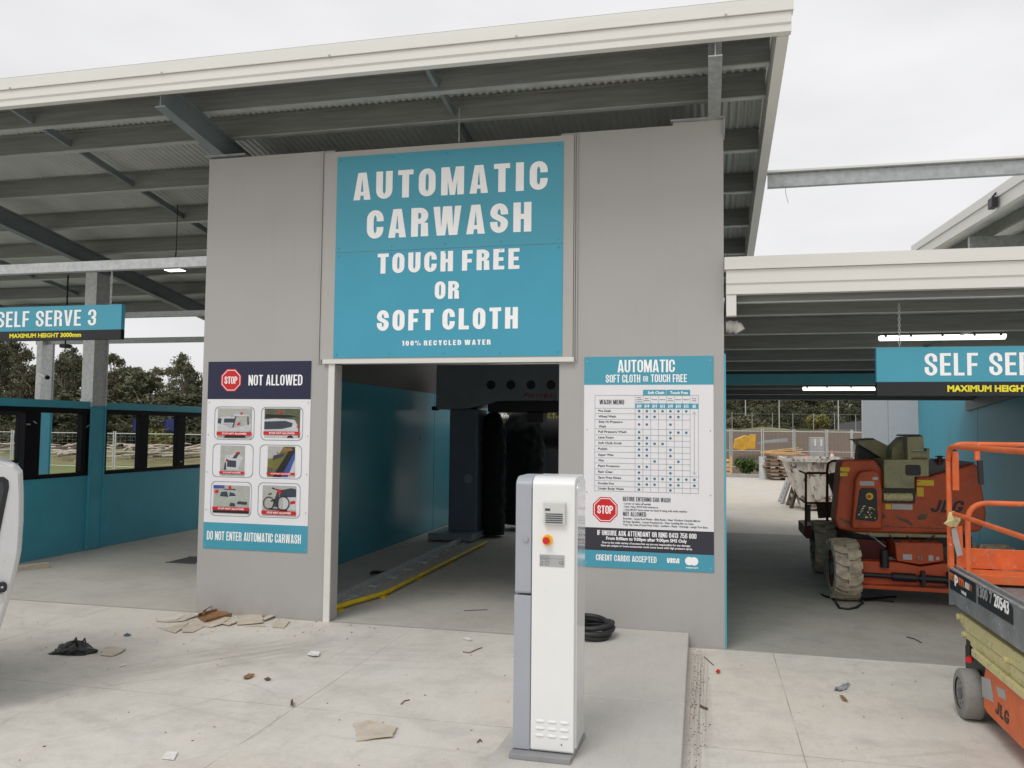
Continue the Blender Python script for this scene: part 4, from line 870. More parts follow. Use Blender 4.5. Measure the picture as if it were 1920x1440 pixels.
b.add([(x, y, f0(y)+.14+dz) for x in (4.39, 9.5) for y, dz in prof], [(i, i+1, n+1+i+1, n+1+i) for i in range(n)], 0, True); b.build('corrugated_sheet', 'sheet', NR)
for x in (4.8,5.6,6.4,7.2,8.0): slab(x, x+.06, -.06, .12, 'purlin', 'purlin')
for y in (3.5, 8.2): b = MB(); b.box(4.45,9,y,y+.1,f0(y)-.30,f0(y)-.07); b.build('rafter', 'galv', NR)
b = MB(); b.box(5.6,9,8.6,8.8,0,f0(8.6)-.08); b.build('grey_wall', 'endwall', NR)
b = MB()
for k in range(10): b.cyl((5.28+k*.05,7.0,4.7),(5.28+k*.05,7.0,f0(7)-.1),.024,n=8)
b.build('white_cladding', 'white', NR)
FL = thing('floodlight', (4.27,6.1,5.6), 'black floodlight fixed on the cream fascia at far right', 'light')
b = MB(); b.box(4.16,4.25,6.05,6.25,5.52,5.68); b.build('housing', 'black', FL, bevel=.01)
b = MB(); b.beam((4.2,6.15,5.70),(4.27,6.15,5.78),.03,.03); b.build('bracket', 'black', FL)

# ------------------------------------------------------------------ wash machine
WG = thing('wash_gantry', (-2.8,6.8,0), 'dark grey wash gantry with four round blower ports inside the bay', 'machine')
xr = -.50
b = MB(); b.prism([(-4.985,2.345),(-4.985,3.16),(xr,3.16),(xr,2.345),(xr-.55,2.345),(xr-1.2,2.50),(-3.80,2.50),(-4.42,2.345)], 1, 6.40, 7.3); b.build('header', 'gantry', WG, bevel=.03)
for x0 in (-4.72, -1.04):
    b = MB(); b.box(x0,x0+.53,6.42,7.1,.12,2.344); b.build('column', 'navysteel', WG, bevel=.03)
    b = MB(); b.box(x0-.24,x0+.58,6.0,7.2,.02,.145); b.build('base_box', 'gantry', WG, bevel=.015)
b = MB(); b.cyl((-4.345,6.42,1.09),(-4.345,6.395,1.09),.083,n=28); b.build('round_cover', 'gantry', WG, bevel=.004)
for px in (920.5,958,995.5,1033):
    p = YP(px, 722.5, 6.39); b = MB(); b.cyl((p.x,6.39,2.785),(p.x,6.43,2.785),.082,n=24); b.build('blower_port', 'black', WG)
for px in (1071,1108): 
    p = YP(px, 722.5, 6.39); b = MB(); b.cyl((p.x,6.39,2.785),(p.x,6.43,2.785),.082,n=24); b.build('blower_port', 'black', WG)
b = MB(); p, w, h = wline(990, 1043, 738.5, 745.5, 6.388); letters(b, 'ISTOBAL', p, w, h, 'wide', .2, m=0, slant=.25)
b.add([(p.x-.09,6.388,p.z+h*.2),(p.x-.05,6.388,p.z+h*1.3),(p.x+.03,6.388,p.z+h*1.35),(p.x-.02,6.388,p.z+h*.9),(p.x-.05,6.388,p.z+h*.3)], [(0,1,2,3,4)], 0)
b.build('brand_lettering', mat('logo_red', (.35,.05,.09), .4), WG)
b = MB(); b.box(-4.05,-1.2,6.6,7.0,2.30,2.49); b.box(-3.3,-3.0,6.5,6.9,2.12,2.30); b.build('drive_unit', 'black', WG, bevel=.01)
b = MB(); b.cyl((-5.08,6.5,2.36),(-4.95,6.5,2.36),.04,n=12); b.build('side_roller', 'black', WG)
def brush(name, x, y, z0, z1, r, label):
    b = MB(); n = 40; k = 46; vs = []
    for j in range(k+1):
        z = z0+(z1-z0)*j/k; e = min(1, (k-j)/7); e = e**.5 if e < 1 else 1
        for i in range(n):
            a = 2*pi*i/n; rr = r*(.35+.65*e)*(1+.16*noise.noise(Vector((cos(a)*3, sin(a)*3, z*7)))+rnd.uniform(-.05,.05)) ; vs.append((x+rr*cos(a), y+rr*sin(a), z))
    b.add(vs, [(j*n+i, j*n+(i+1) % n, (j+1)*n+(i+1) % n, (j+1)*n+i) for j in range(k) for i in range(n)], 0, True)
    b.add([(x+r*.35*cos(2*pi*i/n), y+r*.35*sin(2*pi*i/n), z1) for i in range(n)], [tuple(range(n))])
    tag(b.build(name, 'bristle'), label, 'brush')
brush('wash_brush', -4.03,6.95,.05,2.30,.23,'tall black upright wash brush beside the gantry column')
brush('wash_brush', -3.72,8.2,.12,2.35,.40,'tall black wash brush further back, half hidden behind the nearer one')
b = MB(); b.cyl((-3.9,9.4,1.9),(-.4,9.4,1.9),.33,n=28); tag(b.build('horizontal_wash_brush', 'bristle'), 'wide black horizontal brush roller at the back of the bay', 'brush')
# floor rails
R1 = thing('guide_track', (-4.34,3.2,0), 'grey steel floor rail with bolted feet along the wash bay', 'rail')
b = MB(); b.beam((-4.28,.25,.045),(-4.39,9,.045),.05,.085); b.build('rail', 'galv_light', R1)
for i in range(10):
    q = .6+i*.62; b = MB(); b.box(-4.28-.0125*q+.027,-4.28-.0125*q+.16,q-.05,q+.05,.005,.03); b.build('foot_plate', 'galv_light', R1)
b = MB(); b.beam((-4.20,.1,.012),(-4.28,9,.012),.02,.02); b.build('cable_duct', 'galv_light', R1)
b = MB(); b.tube([(-4.15,.42,.045),(-4.08,.50,.045),(-3.90,1.20,.045),(-3.87,1.35,.045),(-3.86,5.9,.045)], .028, 8)
for q in (.5,1.3,2.5,3.8,5.1): b.box(-3.90 if q > 1 else -4.09,-3.83 if q > 1 else -4.03,q-.05,q+.05,.0,.02)
tag(b.build('wheel_guide', 'yellow'), 'yellow bent wheel guide rail on the wash bay floor', 'rail')
p = GP(712,1076); b = MB(); b.obox((p.x,p.y,.02), (1,.9,0), (-.9,1,0), (0,0,1), .13,.025,.014); b.obox((p.x-.05,p.y-.03,.035), (1,.7,0), (-.7,1,0), (0,0,1), .05,.02,.012); tag(b.build('metal_offcut', 'black'), 'dark metal offcut lying beside the grey floor rail', 'offcut')

# ------------------------------------------------------------------ payment terminal
KX0, KX1, KY = -1.247, -.885, -3.2
K = thing('payment_terminal', (-1.06,-3.03,.13), 'slim white and grey upright terminal with red emergency button', 'terminal')
def kprof(y0, y1, z0, z1, r=.085, n=7):
    P = [(y0,z0+.012),(y0+.012,z0),(y1,z0)]
    P += [(y1,z1-.02),(y1-.02,z1)]
    P += [(y0+r+r*cos(radians(a)), z1-r*.62+r*.62*sin(radians(a))) for a in [90+90*i/n for i in range(n+1)]]
    return P
b = MB(); b.prism(kprof(KY,-2.86,.165,1.725), 0, -1.146, KX1-.012); b.build('white_shell', 'kwhite', K, bevel=.006, seg=3)
b = MB(); b.prism(kprof(KY+.03,-2.865,.18,1.700), 0, KX1-.012, KX1); b.build('side_panel', 'kside', K)
b = MB(); b.prism(kprof(KY+.008,-2.862,1.045,1.722), 0, KX0, -1.149); b.build('grey_door', 'kgrey', K, bevel=.006)
b = MB(); b.prism([(KY+.008,.165),(-2.862,.165),(-2.862,1.036),(KY+.008,1.036)], 0, KX0-.004, -1.149); b.build('grey_door', 'kgrey', K, bevel=.004)
b = MB(); b.prism([(KX0-.01,-3.26),(KX1-.02,-3.26),(KX1+.005,-2.83),(KX0-.01,-2.83)], 2, .131, .160); b.build('base_plate', 'baseplate', K, bevel=.003)
b = MB(); b.box(-1.075,-.948,KY-.032,KY-.001,1.452,1.582); b.build('intercom', 'plastic', K, bevel=.006)
b = MB(); [b.box(-1.062,-.962,KY-.036,KY-.0325,1.464+k*.012,1.469+k*.012) for k in range(5)]; b.box(-1.064,-1.035,KY-.034,KY-.0325,1.532,1.545); b.build('intercom_grille', 'ink', K)
b = MB(); b.cyl((-1.054,KY,1.362),(-1.054,KY-.014,1.362),.030,n=24); b.build('stop_collar', mat('estop_yellow', (.85,.48,.01), .4), K, bevel=.002)
b = MB(); b.cyl((-1.056,KY-.014,1.362),(-1.056,KY-.03,1.362),.012,n=16); b.cyl((-1.056,KY-.03,1.362),(-1.056,KY-.048,1.362),.0205,.019,n=24); b.build('stop_button', 'red', K, bevel=.004)
b = MB(); b.box(-1.100,-.955,KY-.0025,KY-.0005,1.21,1.278); b.build('rating_plate', 'label', K)
b = MB()
for k in range(6): vtext(b, ('Serial No  230 V','IP 54  50 Hz','Year  Made in','Type  Model','Power kW','kg  bar')[k], (-1.096,KY-.003,1.266-k*.0098), .055, .0055, bold=.01)
vtext(b, 'CE', (-.985,KY-.003,1.226), .025, .018, bold=.0); b.box(-1.097,-.958,KY-.0032,KY-.0028,1.2555,1.2565); b.build('plate_print', 'ink', K)
b = MB(); b.cyl((-1.185,KY+.008,1.36),(-1.185,KY-.002,1.36),.015,n=18); b.build('door_lock', 'galv', K)
for j in range(3):
    for i in range(3):
        x = -1.118+i*.070+j*(-.001); z = .337-j*.040; bb = MB(); n = 10
        vs = []; 
        for a in range(n): t = 2*pi*a/n; vs.append((x+.028+.028*max(-.8,min(.8,1.2*cos(t)))*1.2, KY-.0005, z+.010*sin(t)))
        for a in range(n): t = 2*pi*a/n; vs.append((x+.028+.022*cos(t), KY-.006, z-.004+.003*sin(t)))
        bb.add(vs, [(a, (a+1) % n, (a+1) % n+n, a+n) for a in range(n)]+[tuple(range(n, 2*n))], 0, True); bb.build('vent_louvre', 'kwhite', K)
b = MB(); b.box(-1.1488,-1.1462,KY+.004,KY+.012,.19,1.66); b.build('panel_seam', 'ink', K)
b = MB(); b.cyl((-.965,KY-.001,.215),(-.965,KY-.004,.215),.004,n=8); b.build('screw', 'ink', K)

# hose coil
H = MB()
for k in range(3):
    r = .175+.018*(k % 2); cx, cy = -1.19+.012*k, -.40+.01*k
    H.tube([(cx+r*cos(t), cy+r*1.05*sin(t), .165+.042*k+.012*sin(t*2+k)) for t in [2*pi*i/36 for i in range(36)]], .024, 10, closed=True)
H.tube([(-1.20+.17*cos(t)*(1-.35*t/6), -.48+.17*sin(t), .285+.008*t) for t in [i*.25 for i in range(18)]], .022, 10)
tag(H.build('hose_coil', 'rubber'), 'coil of thick black hose lying on the concrete island behind the terminal', 'hose')

# ------------------------------------------------------------------ litter on the apron
def flake(name, pxs, m, label, cat, curl=.0, th=.004, z=0.003, thick=True):
    P = [GP(*p) for p in pxs]; c = sum(P, Vector())/len(P)
    if name == 'cardboard_piece':
        Q = []; rr = random.Random(int(pxs[0][0]*7+pxs[0][1]))
        for i in range(len(P)):
            a_, b_ = P[i], P[(i+1) % len(P)]; l_ = (b_-a_).length
            for t in range(5): q_ = a_.lerp(b_, t/5); Q.append(q_+Vector((rr.gauss(0,1), rr.gauss(0,1), 0))*l_*.018)
        P = Q
    b = MB(); n = len(P); top = []; bot = []
    for i, q in enumerate(P):
        dz = curl*(.5+1.1*noise.noise(Vector((q.x*4, q.y*4, 2)))+.5*((q.x-c.x)*.9+(q.y-c.y)*.7)/.3) if name == 'cardboard_piece' else curl*(.4+.6*((i*37) % 10)/10); dz = max(0, dz)
        top.append((q.x, q.y, z+th+dz)); bot.append((q.x, q.y, z+dz*.9))
    vs = top+bot+[(c.x, c.y, z+th), (c.x, c.y, z)]
    fs = [(i, (i+1) % n, 2*n) for i in range(n)]+[((i+1) % n+n, i+n, 2*n+1) for i in range(n)]+[(i, i+n, (i+1) % n+n, (i+1) % n) for i in range(n)]
    b.add(vs, fs); o = b.build(name, m); tag(o, label, cat); return o
cr = lambda pts: [(340+a/5.647, 1100+c/5.647) for a, c in pts]
flake('cardboard_piece', cr([(20,375),(310,440),(430,410),(525,345),(420,330),(180,350)]), 'card', 'large torn flat cardboard sheet under the folded brown piece', 'cardboard', .012)
flake('cardboard_piece', cr([(-250,440),(-130,440),(-10,395),(75,388),(30,430),(-60,500),(-150,470)]), 'card', 'torn cardboard sheet at the far left end of the cardboard pile', 'cardboard', .008, z=.002)
flake('cardboard_piece', cr([(0,490),(115,490),(245,430),(90,395),(10,430)]), 'card', 'torn cardboard sheet lying in front of the large flat one', 'cardboard', .01, z=.001)
flake('cardboard_piece', cr([(-280,375),(-60,370),(50,295),(180,318),(20,375),(-120,382)]), 'card', 'thin cardboard strip at the left, touching the grey pier foot', 'cardboard', .01, z=.004)
flake('cardboard_piece', cr([(435,408),(500,425),(580,395),(560,350),(525,350)]), 'card', 'small cardboard scrap between the two largest sheets', 'cardboard', .012, z=.006)
flake('cardboard_piece', cr([(580,415),(865,395),(860,325),(770,305),(600,320)]), 'card', 'square pale cardboard sheet right of the brown folded piece', 'cardboard', .014, z=.01)
flake('cardboard_piece', cr([(660,432),(800,425),(905,430),(860,405),(700,410)]), 'card', 'narrow cardboard strip poking out below the square pale sheet', 'cardboard', .006, z=.0)
flake('cardboard_piece', cr([(870,378),(950,355),(995,330),(930,322),(870,345)]), 'card', 'small curled cardboard flap right of the square pale sheet', 'cardboard', .03, z=.01)
flake('cardboard_piece', cr([(965,435),(1085,443),(1150,380),(1060,360),(990,372)]), 'card', 'separate cardboard square nearest the white door jamb', 'cardboard', .006)
flake('cardboard_piece', [(188,1230),(210,1232),(228,1226),(236,1218),(212,1216),(200,1218)], 'card', 'lone bent cardboard flap near the black plastic bag', 'cardboard', .02)
flake('cardboard_piece', [(662,1358),(690,1353),(745,1366),(735,1385),(668,1391),(670,1376)], 'card', 'isolated ragged cardboard piece in the middle of the apron', 'cardboard', .012)
b = MB(); a0, a1, a2, a3 = [GP(*q) for q in cr([(165,340),(240,390),(535,320),(430,275)])]
for (p, q, z0, z1) in ((a0, a3, .012, .055), (a1, a2, .01, .04)):
    b.add([(p.x,p.y,z0),(q.x,q.y,z0),(q.x,q.y,z1),(p.x+.02,p.y,z1)], [(0,1,2,3)])
b.add([(a0.x,a0.y,.014),(a3.x,a3.y,.03),(a2.x,a2.y,.02),(a1.x,a1.y,.012)], [(0,1,2,3)]); b.add([(a0.x+.04,a0.y+.03,.075),(a3.x-.1,a3.y,.085),(a2.x-.3,a2.y,.06),(a0.x+.1,a0.y-.05,.055)], [(0,1,2,3)])
o = b.build('cardboard_piece', 'cardbrown'); sm_ = o.modifiers.new('s', 'SOLIDIFY'); sm_.thickness = .005; tag(o, 'dark brown folded corrugated cardboard on top of the pile', 'cardboard')
# black bag
b = MB(); p = GP(140,1223); n = 26; vs = []
for j in range(12):
    for i in range(n):
        a = 2*pi*i/n; t = j/11; rr = (.155*cos(t*pi/2)**.6+.004)*(1+.45*noise.noise(Vector((cos(a)*2.2, sin(a)*2.2, t*3+5)))+.2*noise.noise(Vector((cos(a)*7, sin(a)*7, t*8))))
        vs.append((p.x+rr*1.15*cos(a), p.y+rr*.8*sin(a), .002+.075*t*(1+.6*noise.noise(Vector((cos(a)*3, sin(a)*3, 9)))+.3*noise.noise(Vector((cos(a)*9, sin(a)*9, t*6))))))
b.add(vs, [(j*n+i, j*n+(i+1) % n, (j+1)*n+(i+1) % n, (j+1)*n+i) for j in range(11) for i in range(n)]); b.add([vs[-n+i] for i in range(n)], [tuple(range(n))])
for dx in (-.05,.04): b.tube([(p.x+dx-.03,p.y+.05,.05),(p.x+dx,p.y+.07,.105),(p.x+dx+.03,p.y+.05,.055)], .009, 6)
tag(b.build('plastic_bag', 'bag'), 'crumpled black plastic bag on the concrete near the silver car', 'bag')
flake('paper_scrap', [(303,1424),(312,1412),(333,1413),(326,1427)], 'paper', 'flat white paper scrap nearest the bottom edge', 'litter', .006)
flake('paper_scrap', [(575,1230),(583,1225),(600,1226),(598,1232),(588,1234)], 'paper', 'crumpled white paper scrap in front of the opening', 'litter', .02)
flake('paper_scrap', [(224,1250),(232,1246),(236,1248),(228,1251)], 'paper', 'tiny white paper scrap left of the tyre scuffs', 'litter', .005)
flake('plastic_scrap', [(231,1193),(238,1189),(246,1192),(240,1194)], mat('blue_scrap', (.05,.11,.22), .5), 'tiny blue plastic scrap between the bag and the cardboard', 'litter', .008)
flake('plastic_scrap', [(1342,1262),(1346,1259),(1351,1262),(1347,1265)], 'red', 'small red plastic scrap right of the concrete island', 'litter', .02)
flake('dead_leaf', [(456,1272),(466,1268),(478,1268),(468,1274),(457,1276)], 'cardbrown', 'curled brown leaf in the middle left of the apron', 'leaf', .02)
flake('dead_leaf', [(1574,1306),(1582,1310),(1590,1319),(1580,1315)], 'cardbrown', 'brown leaf below the grey rag', 'leaf', .02)
flake('dead_leaf', [(545,1318),(549,1318),(550,1327),(545,1328)], 'wooddark', 'small dark upright leaf near the slab joint', 'leaf', .03)
flake('dead_leaf', [(1312,1324),(1328,1331),(1326,1333),(1313,1327)], 'wooddark', 'slender dark leaf beside the concrete island edge', 'leaf', .01)
b = MB(); p = GP(1572,1290); n = 16; g_ = []
for j in range(n+1):
    for i in range(n+1):
        u, v = i/n-.5, j/n-.5; wv = .055*(1-.55*abs(sin(v*3.4+.4)))
        g_.append((p.x+.03+v*.11+u*wv*1.7+.012*noise.noise(Vector((u*6,v*6,1))), p.y+v*.20+.02*noise.noise(Vector((u*5,v*5,7))), .006+.05*abs(noise.noise(Vector((u*7,v*9,3))))*(1-3*u*u)))
b.add(g_, [(j*(n+1)+i, j*(n+1)+i+1, (j+1)*(n+1)+i+1, (j+1)*(n+1)+i) for j in range(n) for i in range(n)], 0, True); b.keepn = True
tag(b.build('grey_rag', 'kgrey'), 'crumpled grey rag on the apron left of the scissor lift', 'rag')
def stick(name, pxs, m, r, label, cat='stick', z=.006):
    b = MB(); b.tube([GP(x, y, z) for x, y in pxs], r, 6); tag(b.build(name, m), label, cat)
stick('wire_offcut', [(1700,1194),(1715,1198),(1728,1205)], 'black', .004, 'thin black wire offcut on the floor left of the scissor lift wheel', 'wire')
stick('wire_offcut', [(1320,1231),(1330,1240),(1338,1247)], 'black', .003, 'thin black wire offcut near the teal wall corner', 'wire')
stick('twig', [(868,1222),(880,1224),(895,1217),(904,1214)], 'wooddark', .004, 'forked dark twig left of the terminal')
stick('twig', [(870,1145),(890,1144),(914,1143)], 'wooddark', .004, 'straight dark twig inside the opening')
stick('twig', [(752,1320),(758,1314),(768,1312)], 'wooddark', .004, 'short bent twig near the terminal base')
stick('twig', [(895,1392),(900,1386),(903,1390)], 'wooddark', .005, 'curled dark twig low in the picture left of the terminal')
flake('dead_leaf', [(495,1275),(503,1273),(508,1276),(500,1278)], 'wooddark', 'tiny dark leaf right of the curled brown leaf', 'leaf', .012)
flake('paper_scrap', [(866,1198),(876,1197),(886,1201),(878,1203)], 'paper', 'small pale paper strip on the slab edge of the opening', 'litter', .008)
b = MB()
def crumbs(cx, cy, sx, sy, n, s0, s1):
    for _ in range(n):
        x = rnd.gauss(cx, sx); yv = rnd.gauss(cy, sy)
        if -1.42 < x < -.28 and yv < 0: continue
        if yv > -.03 and (x < -3.95 or x > -1.5): continue
        s = rnd.uniform(s0, s1); a = rnd.uniform(0, pi); e = rnd.uniform(.15, .7)
        u = Vector((cos(a), sin(a), 0))*s; v = Vector((-sin(a), cos(a), 0))*s*e; c = Vector((x, yv, .002))
        b.add([c-u, c-v, c+u, c+v, c+Vector((0,0,s*.4))], [(0,1,4),(1,2,4),(2,3,4),(3,0,4)], rnd.choice((0,1,2,2)))
crumbs(-2.5,-2.2,2.6,1.6,150,.004,.014); crumbs(-4.3,-.35,.6,.15,60,.004,.016); crumbs(-.24,-1.6,.04,1.1,420,.002,.011); crumbs(1.0,-1.8,1.0,1.2,50,.003,.012); crumbs(-5.5,-1.2,1.2,.8,50,.004,.013)
tag(b.build('leaf_litter', ['wooddark','branch','cardbrown'], origin=(0,0,0)), 'fine leaf and grit litter scattered over the apron', 'litter', kind='stuff')
# dirt band along the island edge
tm = MB(); p, q = GP(45,1073), GP(90,1064); tm.beam(p+Vector((-.3,-.24,.035)), q+Vector((0,0,.035)), .09, .07); tag(tm.build('timber_block', 'card'), 'short timber block on the floor by the teal partition', 'timber')
g = MB(); 
for k in range(8): g.box(-7.80+k*.055,-7.775+k*.055,2.72,3.25,.004,.010)
g.box(-7.83,-7.35,2.70,2.72,.004,.011); g.box(-7.83,-7.35,3.25,3.27,.004,.011)
gm = g.build('drain_grate', 'darkgrey'); tag(gm, 'steel drain grate in the floor left of the grey pier', 'drain')

# ------------------------------------------------------------------ silver car at the left edge
CL = Vector((-4.86,-3.0,0)); d_ = (CL-CO); d_.z = 0; d_.normalize(); sdir = Vector((-d_.y, d_.x, 0)); sdir = -sdir if sdir.dot(Vector((-1,0,0))) < 0 else sdir
# local frame: s along the side to the left, w into depth (turned slightly left so that only the side shows)
wdir = (d_*cos(radians(4)) + sdir*sin(radians(4)))
sdir = wdir.cross(Vector((0,0,1))); sdir = -sdir if sdir.x > 0 else sdir
def cp(s, z, w=0): return CL + sdir*s + wdir*w + Vector((0,0,z))
CAR = thing('silver_car', CL+sdir*2+wdir*.8, 'silver car cut off by the left edge, black door handle showing', 'car')
prof = [(.05,1.715),(.012,1.66),(.0,1.50),(-.005,1.30),(.0,1.10),(.015,1.0),(.05,.80),(.10,.60),(.15,.42),(.19,.32),(3.9,.32),(4.2,.45),(4.2,.85),(3.9,1.0),(3.1,1.1),(2.3,1.72),(1.6,1.76),(.16,1.74)]
b = MB(); n = len(prof)
lay = [(0,.035),(.02,.008),(.06,0),(1.6,0),(1.66,.03)]
vs = []
cs, cz = 2.0, 1.0
for w, ins in lay:
    for s, z in prof: 
        f = 1-ins/2; vs.append(cp(cs+(s-cs)*f, cz+(z-cz)*(1-ins), w+.05*max(0, z-1.0)**1.2*(1 if w < .5 else -1)))
b.add(vs, [(j*n+i, j*n+(i+1) % n, (j+1)*n+(i+1) % n, (j+1)*n+i) for j in range(4) for i in range(n)]+[tuple(range(n)), tuple(range(5*n-1, 4*n-1, -1))])
b.build('body', 'silver', CAR, bevel=.02, seg=3)
def cpoly(pts, w0, w1, nm, m, bevel=.004):
    b = MB(); k = len(pts); off = lambda z: .05*max(0, z-1.0)**1.2
    vs = [cp(s, z, w0+off(z)) for s, z in pts]+[cp(s, z, w1+off(z)) for s, z in pts]
    b.add(vs, [tuple(range(k)), tuple(range(2*k-1, k-1, -1))]+[(i, i+k, (i+1) % k+k, (i+1) % k) for i in range(k)]); return b.build(nm, m, CAR, bevel=bevel)
cpoly([(.095,1.55),(.10,1.60),(.13,1.625),(1.1,1.64),(1.1,1.06),(.17,1.07),(.155,1.12)], -.006, .03, 'window_seal', 'black')
cpoly([(.125,1.54),(.135,1.59),(1.05,1.61),(1.05,1.09),(.19,1.10)], -.010, .02, 'side_window', 'glass', 0)
cpoly([(.085,.845),(.085,.885),(.10,.90),(.30,.89),(.30,.83),(.10,.83)], -.045, .0, 'door_handle', 'black', .008)
b = MB(); b.cyl(cp(.115,.868,-.048), cp(.115,.868,-.044), .009, n=12); b.build('key_hole', 'galv', CAR)
cpoly([(.10,.76),(.10,.82),(.30,.83),(.30,.74)], -.008, .002, 'handle_recess', 'plastic', .006)
for s in (.9, 3.4):
    for w in (.06, 1.45): b = MB(); b.cyl(cp(s,.32,w), cp(s,.32,w+.2), .32, n=32); b.build('wheel', 'rubber', CAR, bevel=.02)

# ------------------------------------------------------------------ boom lift
def tyre(parent, c, R, w, m, lugs=18, name='wheel', yaw=0.0, rimm='maroon', hub=.5):
    c = Vector(c); U = Vector((cos(yaw), sin(yaw), 0)); F = Vector((-sin(yaw), cos(yaw), 0)); n = lugs*4
    b = MB(); prof = [(-.5,.62),(-.5,.86),(-.44,.95 if not lugs else .89),(-.36,.985 if not lugs else .90),(.36,.985 if not lugs else .90),(.44,.95 if not lugs else .89),(.5,.86),(.5,.62)]
    n = 48; vs = []
    for x, r in prof:
        for i in range(n): a = 2*pi*i/n; vs.append(c+U*(x*w)+F*(R*r*cos(a))+Vector((0,0,R*r*sin(a))))
    k = len(prof); b.add(vs, [(j*n+i, j*n+(i+1) % n, (j+1)*n+(i+1) % n, (j+1)*n+i) for j in range(k-1) for i in range(n)], 0, True)
    tw = b
    if lugs:
        for i in range(lugs):
            for sd in (-1, 1):
                a0 = 2*pi*(i+(.5 if sd > 0 else 0))/lugs; q = []
                for (x, da) in ((.52,.0),(.52,.55),(.26,.92),(-.02,.95),(-.02,.38),(.22,.32)):
                    for rr in (.86,1.0):
                        a = a0+da*2*pi/lugs; r_ = rr if x < .5 else rr*.97
                        q.append(c+U*(sd*x*w)+F*(R*r_*cos(a))+Vector((0,0,R*r_*sin(a))))
                kk = 6; top = [q[2*t+1] for t in range(kk)]; bt = [q[2*t] for t in range(kk)]
                b.add(top+bt, [tuple(range(kk))]+[(t, t+kk, (t+1) % kk+kk, (t+1) % kk) for t in range(kk)])
    wobj = bpy.data.objects.new(name, None); COL.objects.link(wobj); wobj.parent = parent; wobj.location = c-WL[parent.name]; WL[wobj.name] = c
    b.build('tyre', m, wobj)
    b = MB(); b.cyl(c-U*(w*.42), c+U*(w*.42), R*.63, n=32); b.build('rim', rimm, wobj, bevel=.006)
    b = MB(); b.cyl(c-U*(w*.47), c-U*(w*.40), R*.22, n=16); [b.cyl(c-U*(w*.45)+F*(R*.42*cos(t))+Vector((0,0,R*.42*sin(t))), c-U*(w*.40)+F*(R*.42*cos(t))+Vector((0,0,R*.42*sin(t))), R*.035, n=6) for t in [2*pi*i/8 for i in range(8)]]; b.build('hub', 'darkgrey', wobj)
    return wobj
BL = thing('boom_lift', (2.25,3.6,0), 'orange and beige boom lift with muddy lugged tyres parked under low canopy', 'boom lift')
for (x, q, yw) in ((1.43,2.72,.06),(3.08,2.72,.22),(1.47,4.70,0),(3.08,4.70,0)): tyre(BL, (x,q,.365), .365, .29, 'tyre', 15, yaw=yw)
YB = 2.9
def pp(pts, y): return [(YP(a, c, y).x, YP(a, c, y).z) for a, c in pts]
b = MB(); b.prism(pp([(1572,992),(1566,975),(1570,930),(1576,868),(1582,863),(1640,862),(1655,880),(1657,925),(1716,925),(1716,897),(1722,893),(1745,893),(1830,869),(1836,880),(1843,920),(1850,962),(1847,985),(1836,997),(1790,1001),(1640,1000),(1600,998)], YB), 1, YB, 3.32); b.build('hood', 'orange', BL, bevel=.03, seg=3)
b = MB(); b.prism([(2.05,.80),(2.0,1.0),(2.05,1.60),(2.5,1.62),(2.98,1.60),(3.04,1.0),(2.95,.82)], 1, 3.321, 4.95); b.build('rear_hood', 'orange', BL, bevel=.03, seg=3)
b = MB(); b.prism(pp([(1597,985),(1604,900),(1612,884),(1640,881),(1650,888),(1655,925),(1655,992),(1600,992)], YB-.1), 1, YB-.1, YB+.05); b.build('control_console', 'orange', BL, bevel=.025, seg=3)
b = MB(); b.prism(pp([(1604,974),(1612,918),(1616,915),(1641,916),(1644,920),(1646,974),(1640,978)], YB-.108), 1, YB-.108, YB-.08); b.build('control_panel', 'black', BL, bevel=.004)
b = MB(); p = YP(1630.5,930.5,YB-.11); b.cyl(p, p+Vector((0,.02,0)), .042, n=20); p = YP(1630,931,YB-.125); b.cyl(p, p+Vector((0,.02,0)), .022, n=16, m=1); b.build('panel_knob', ['yellow','orange'], BL)
b = MB()
for _ in range(34):
    p = YP(rnd.uniform(1609,1642), rnd.uniform(948,972), YB-.109); s = rnd.uniform(.004,.012); b.box(p.x-s,p.x+s,p.y-.002,p.y,p.z-s*.6,p.z+s*.6,rnd.choice((0,1,2)))
b.build('panel_decal', ['yellow','white','leafg'], BL)
b = MB(); b.prism(pp([(1651,914),(1716,914),(1716,944),(1652,943)], YB-.004), 1, YB-.004, YB+.1); b.build('recess', 'black', BL)
b = MB(); p, q = YP(1656,931.5,YB-.03), YP(1710,932,YB-.03); b.cyl(p, q, .048, n=18); [b.cyl(p+(q-p)*t, p+(q-p)*(t+.05), .054, n=18) for t in (.12,.5,.8)]; b.build('hydraulic_cylinder', 'beige2', BL)
b = MB(); b.prism(pp([(1657,862),(1742,861),(1742,893),(1715,894),(1715,916),(1658,915)], YB-.08), 1, YB-.08, YB+.9); b.build('boom_base', 'beige', BL, bevel=.008)
b = MB(); b.prism([(a, c) for a, c in rrect(*[YP(1698,891.5,YB-.09).x, YP(1698,891.5,YB-.09).z, YP(1726.5,872,YB-.09).x, YP(1726.5,872,YB-.09).z], .025)], 1, YB-.086, YB-.075); b.build('access_hole', 'black', BL)
b = MB(); b.prism(pp([(1605,824),(1638,822),(1700,853),(1700,862),(1658,862),(1612,834)], YB+.5), 1, YB+.5, YB+.85); b.build('lower_boom', 'beige', BL, bevel=.006)
b = MB(); b.prism(pp([(1600,824),(1638,821.5),(1640,824),(1606,826.5)], YB+.48), 1, YB+.48, YB+.9); b.prism(pp([(1610,833),(1655,862),(1652,867),(1606,866)], YB+.6), 1, YB+.6, YB+.8); b.build('boom_liner', 'black', BL)
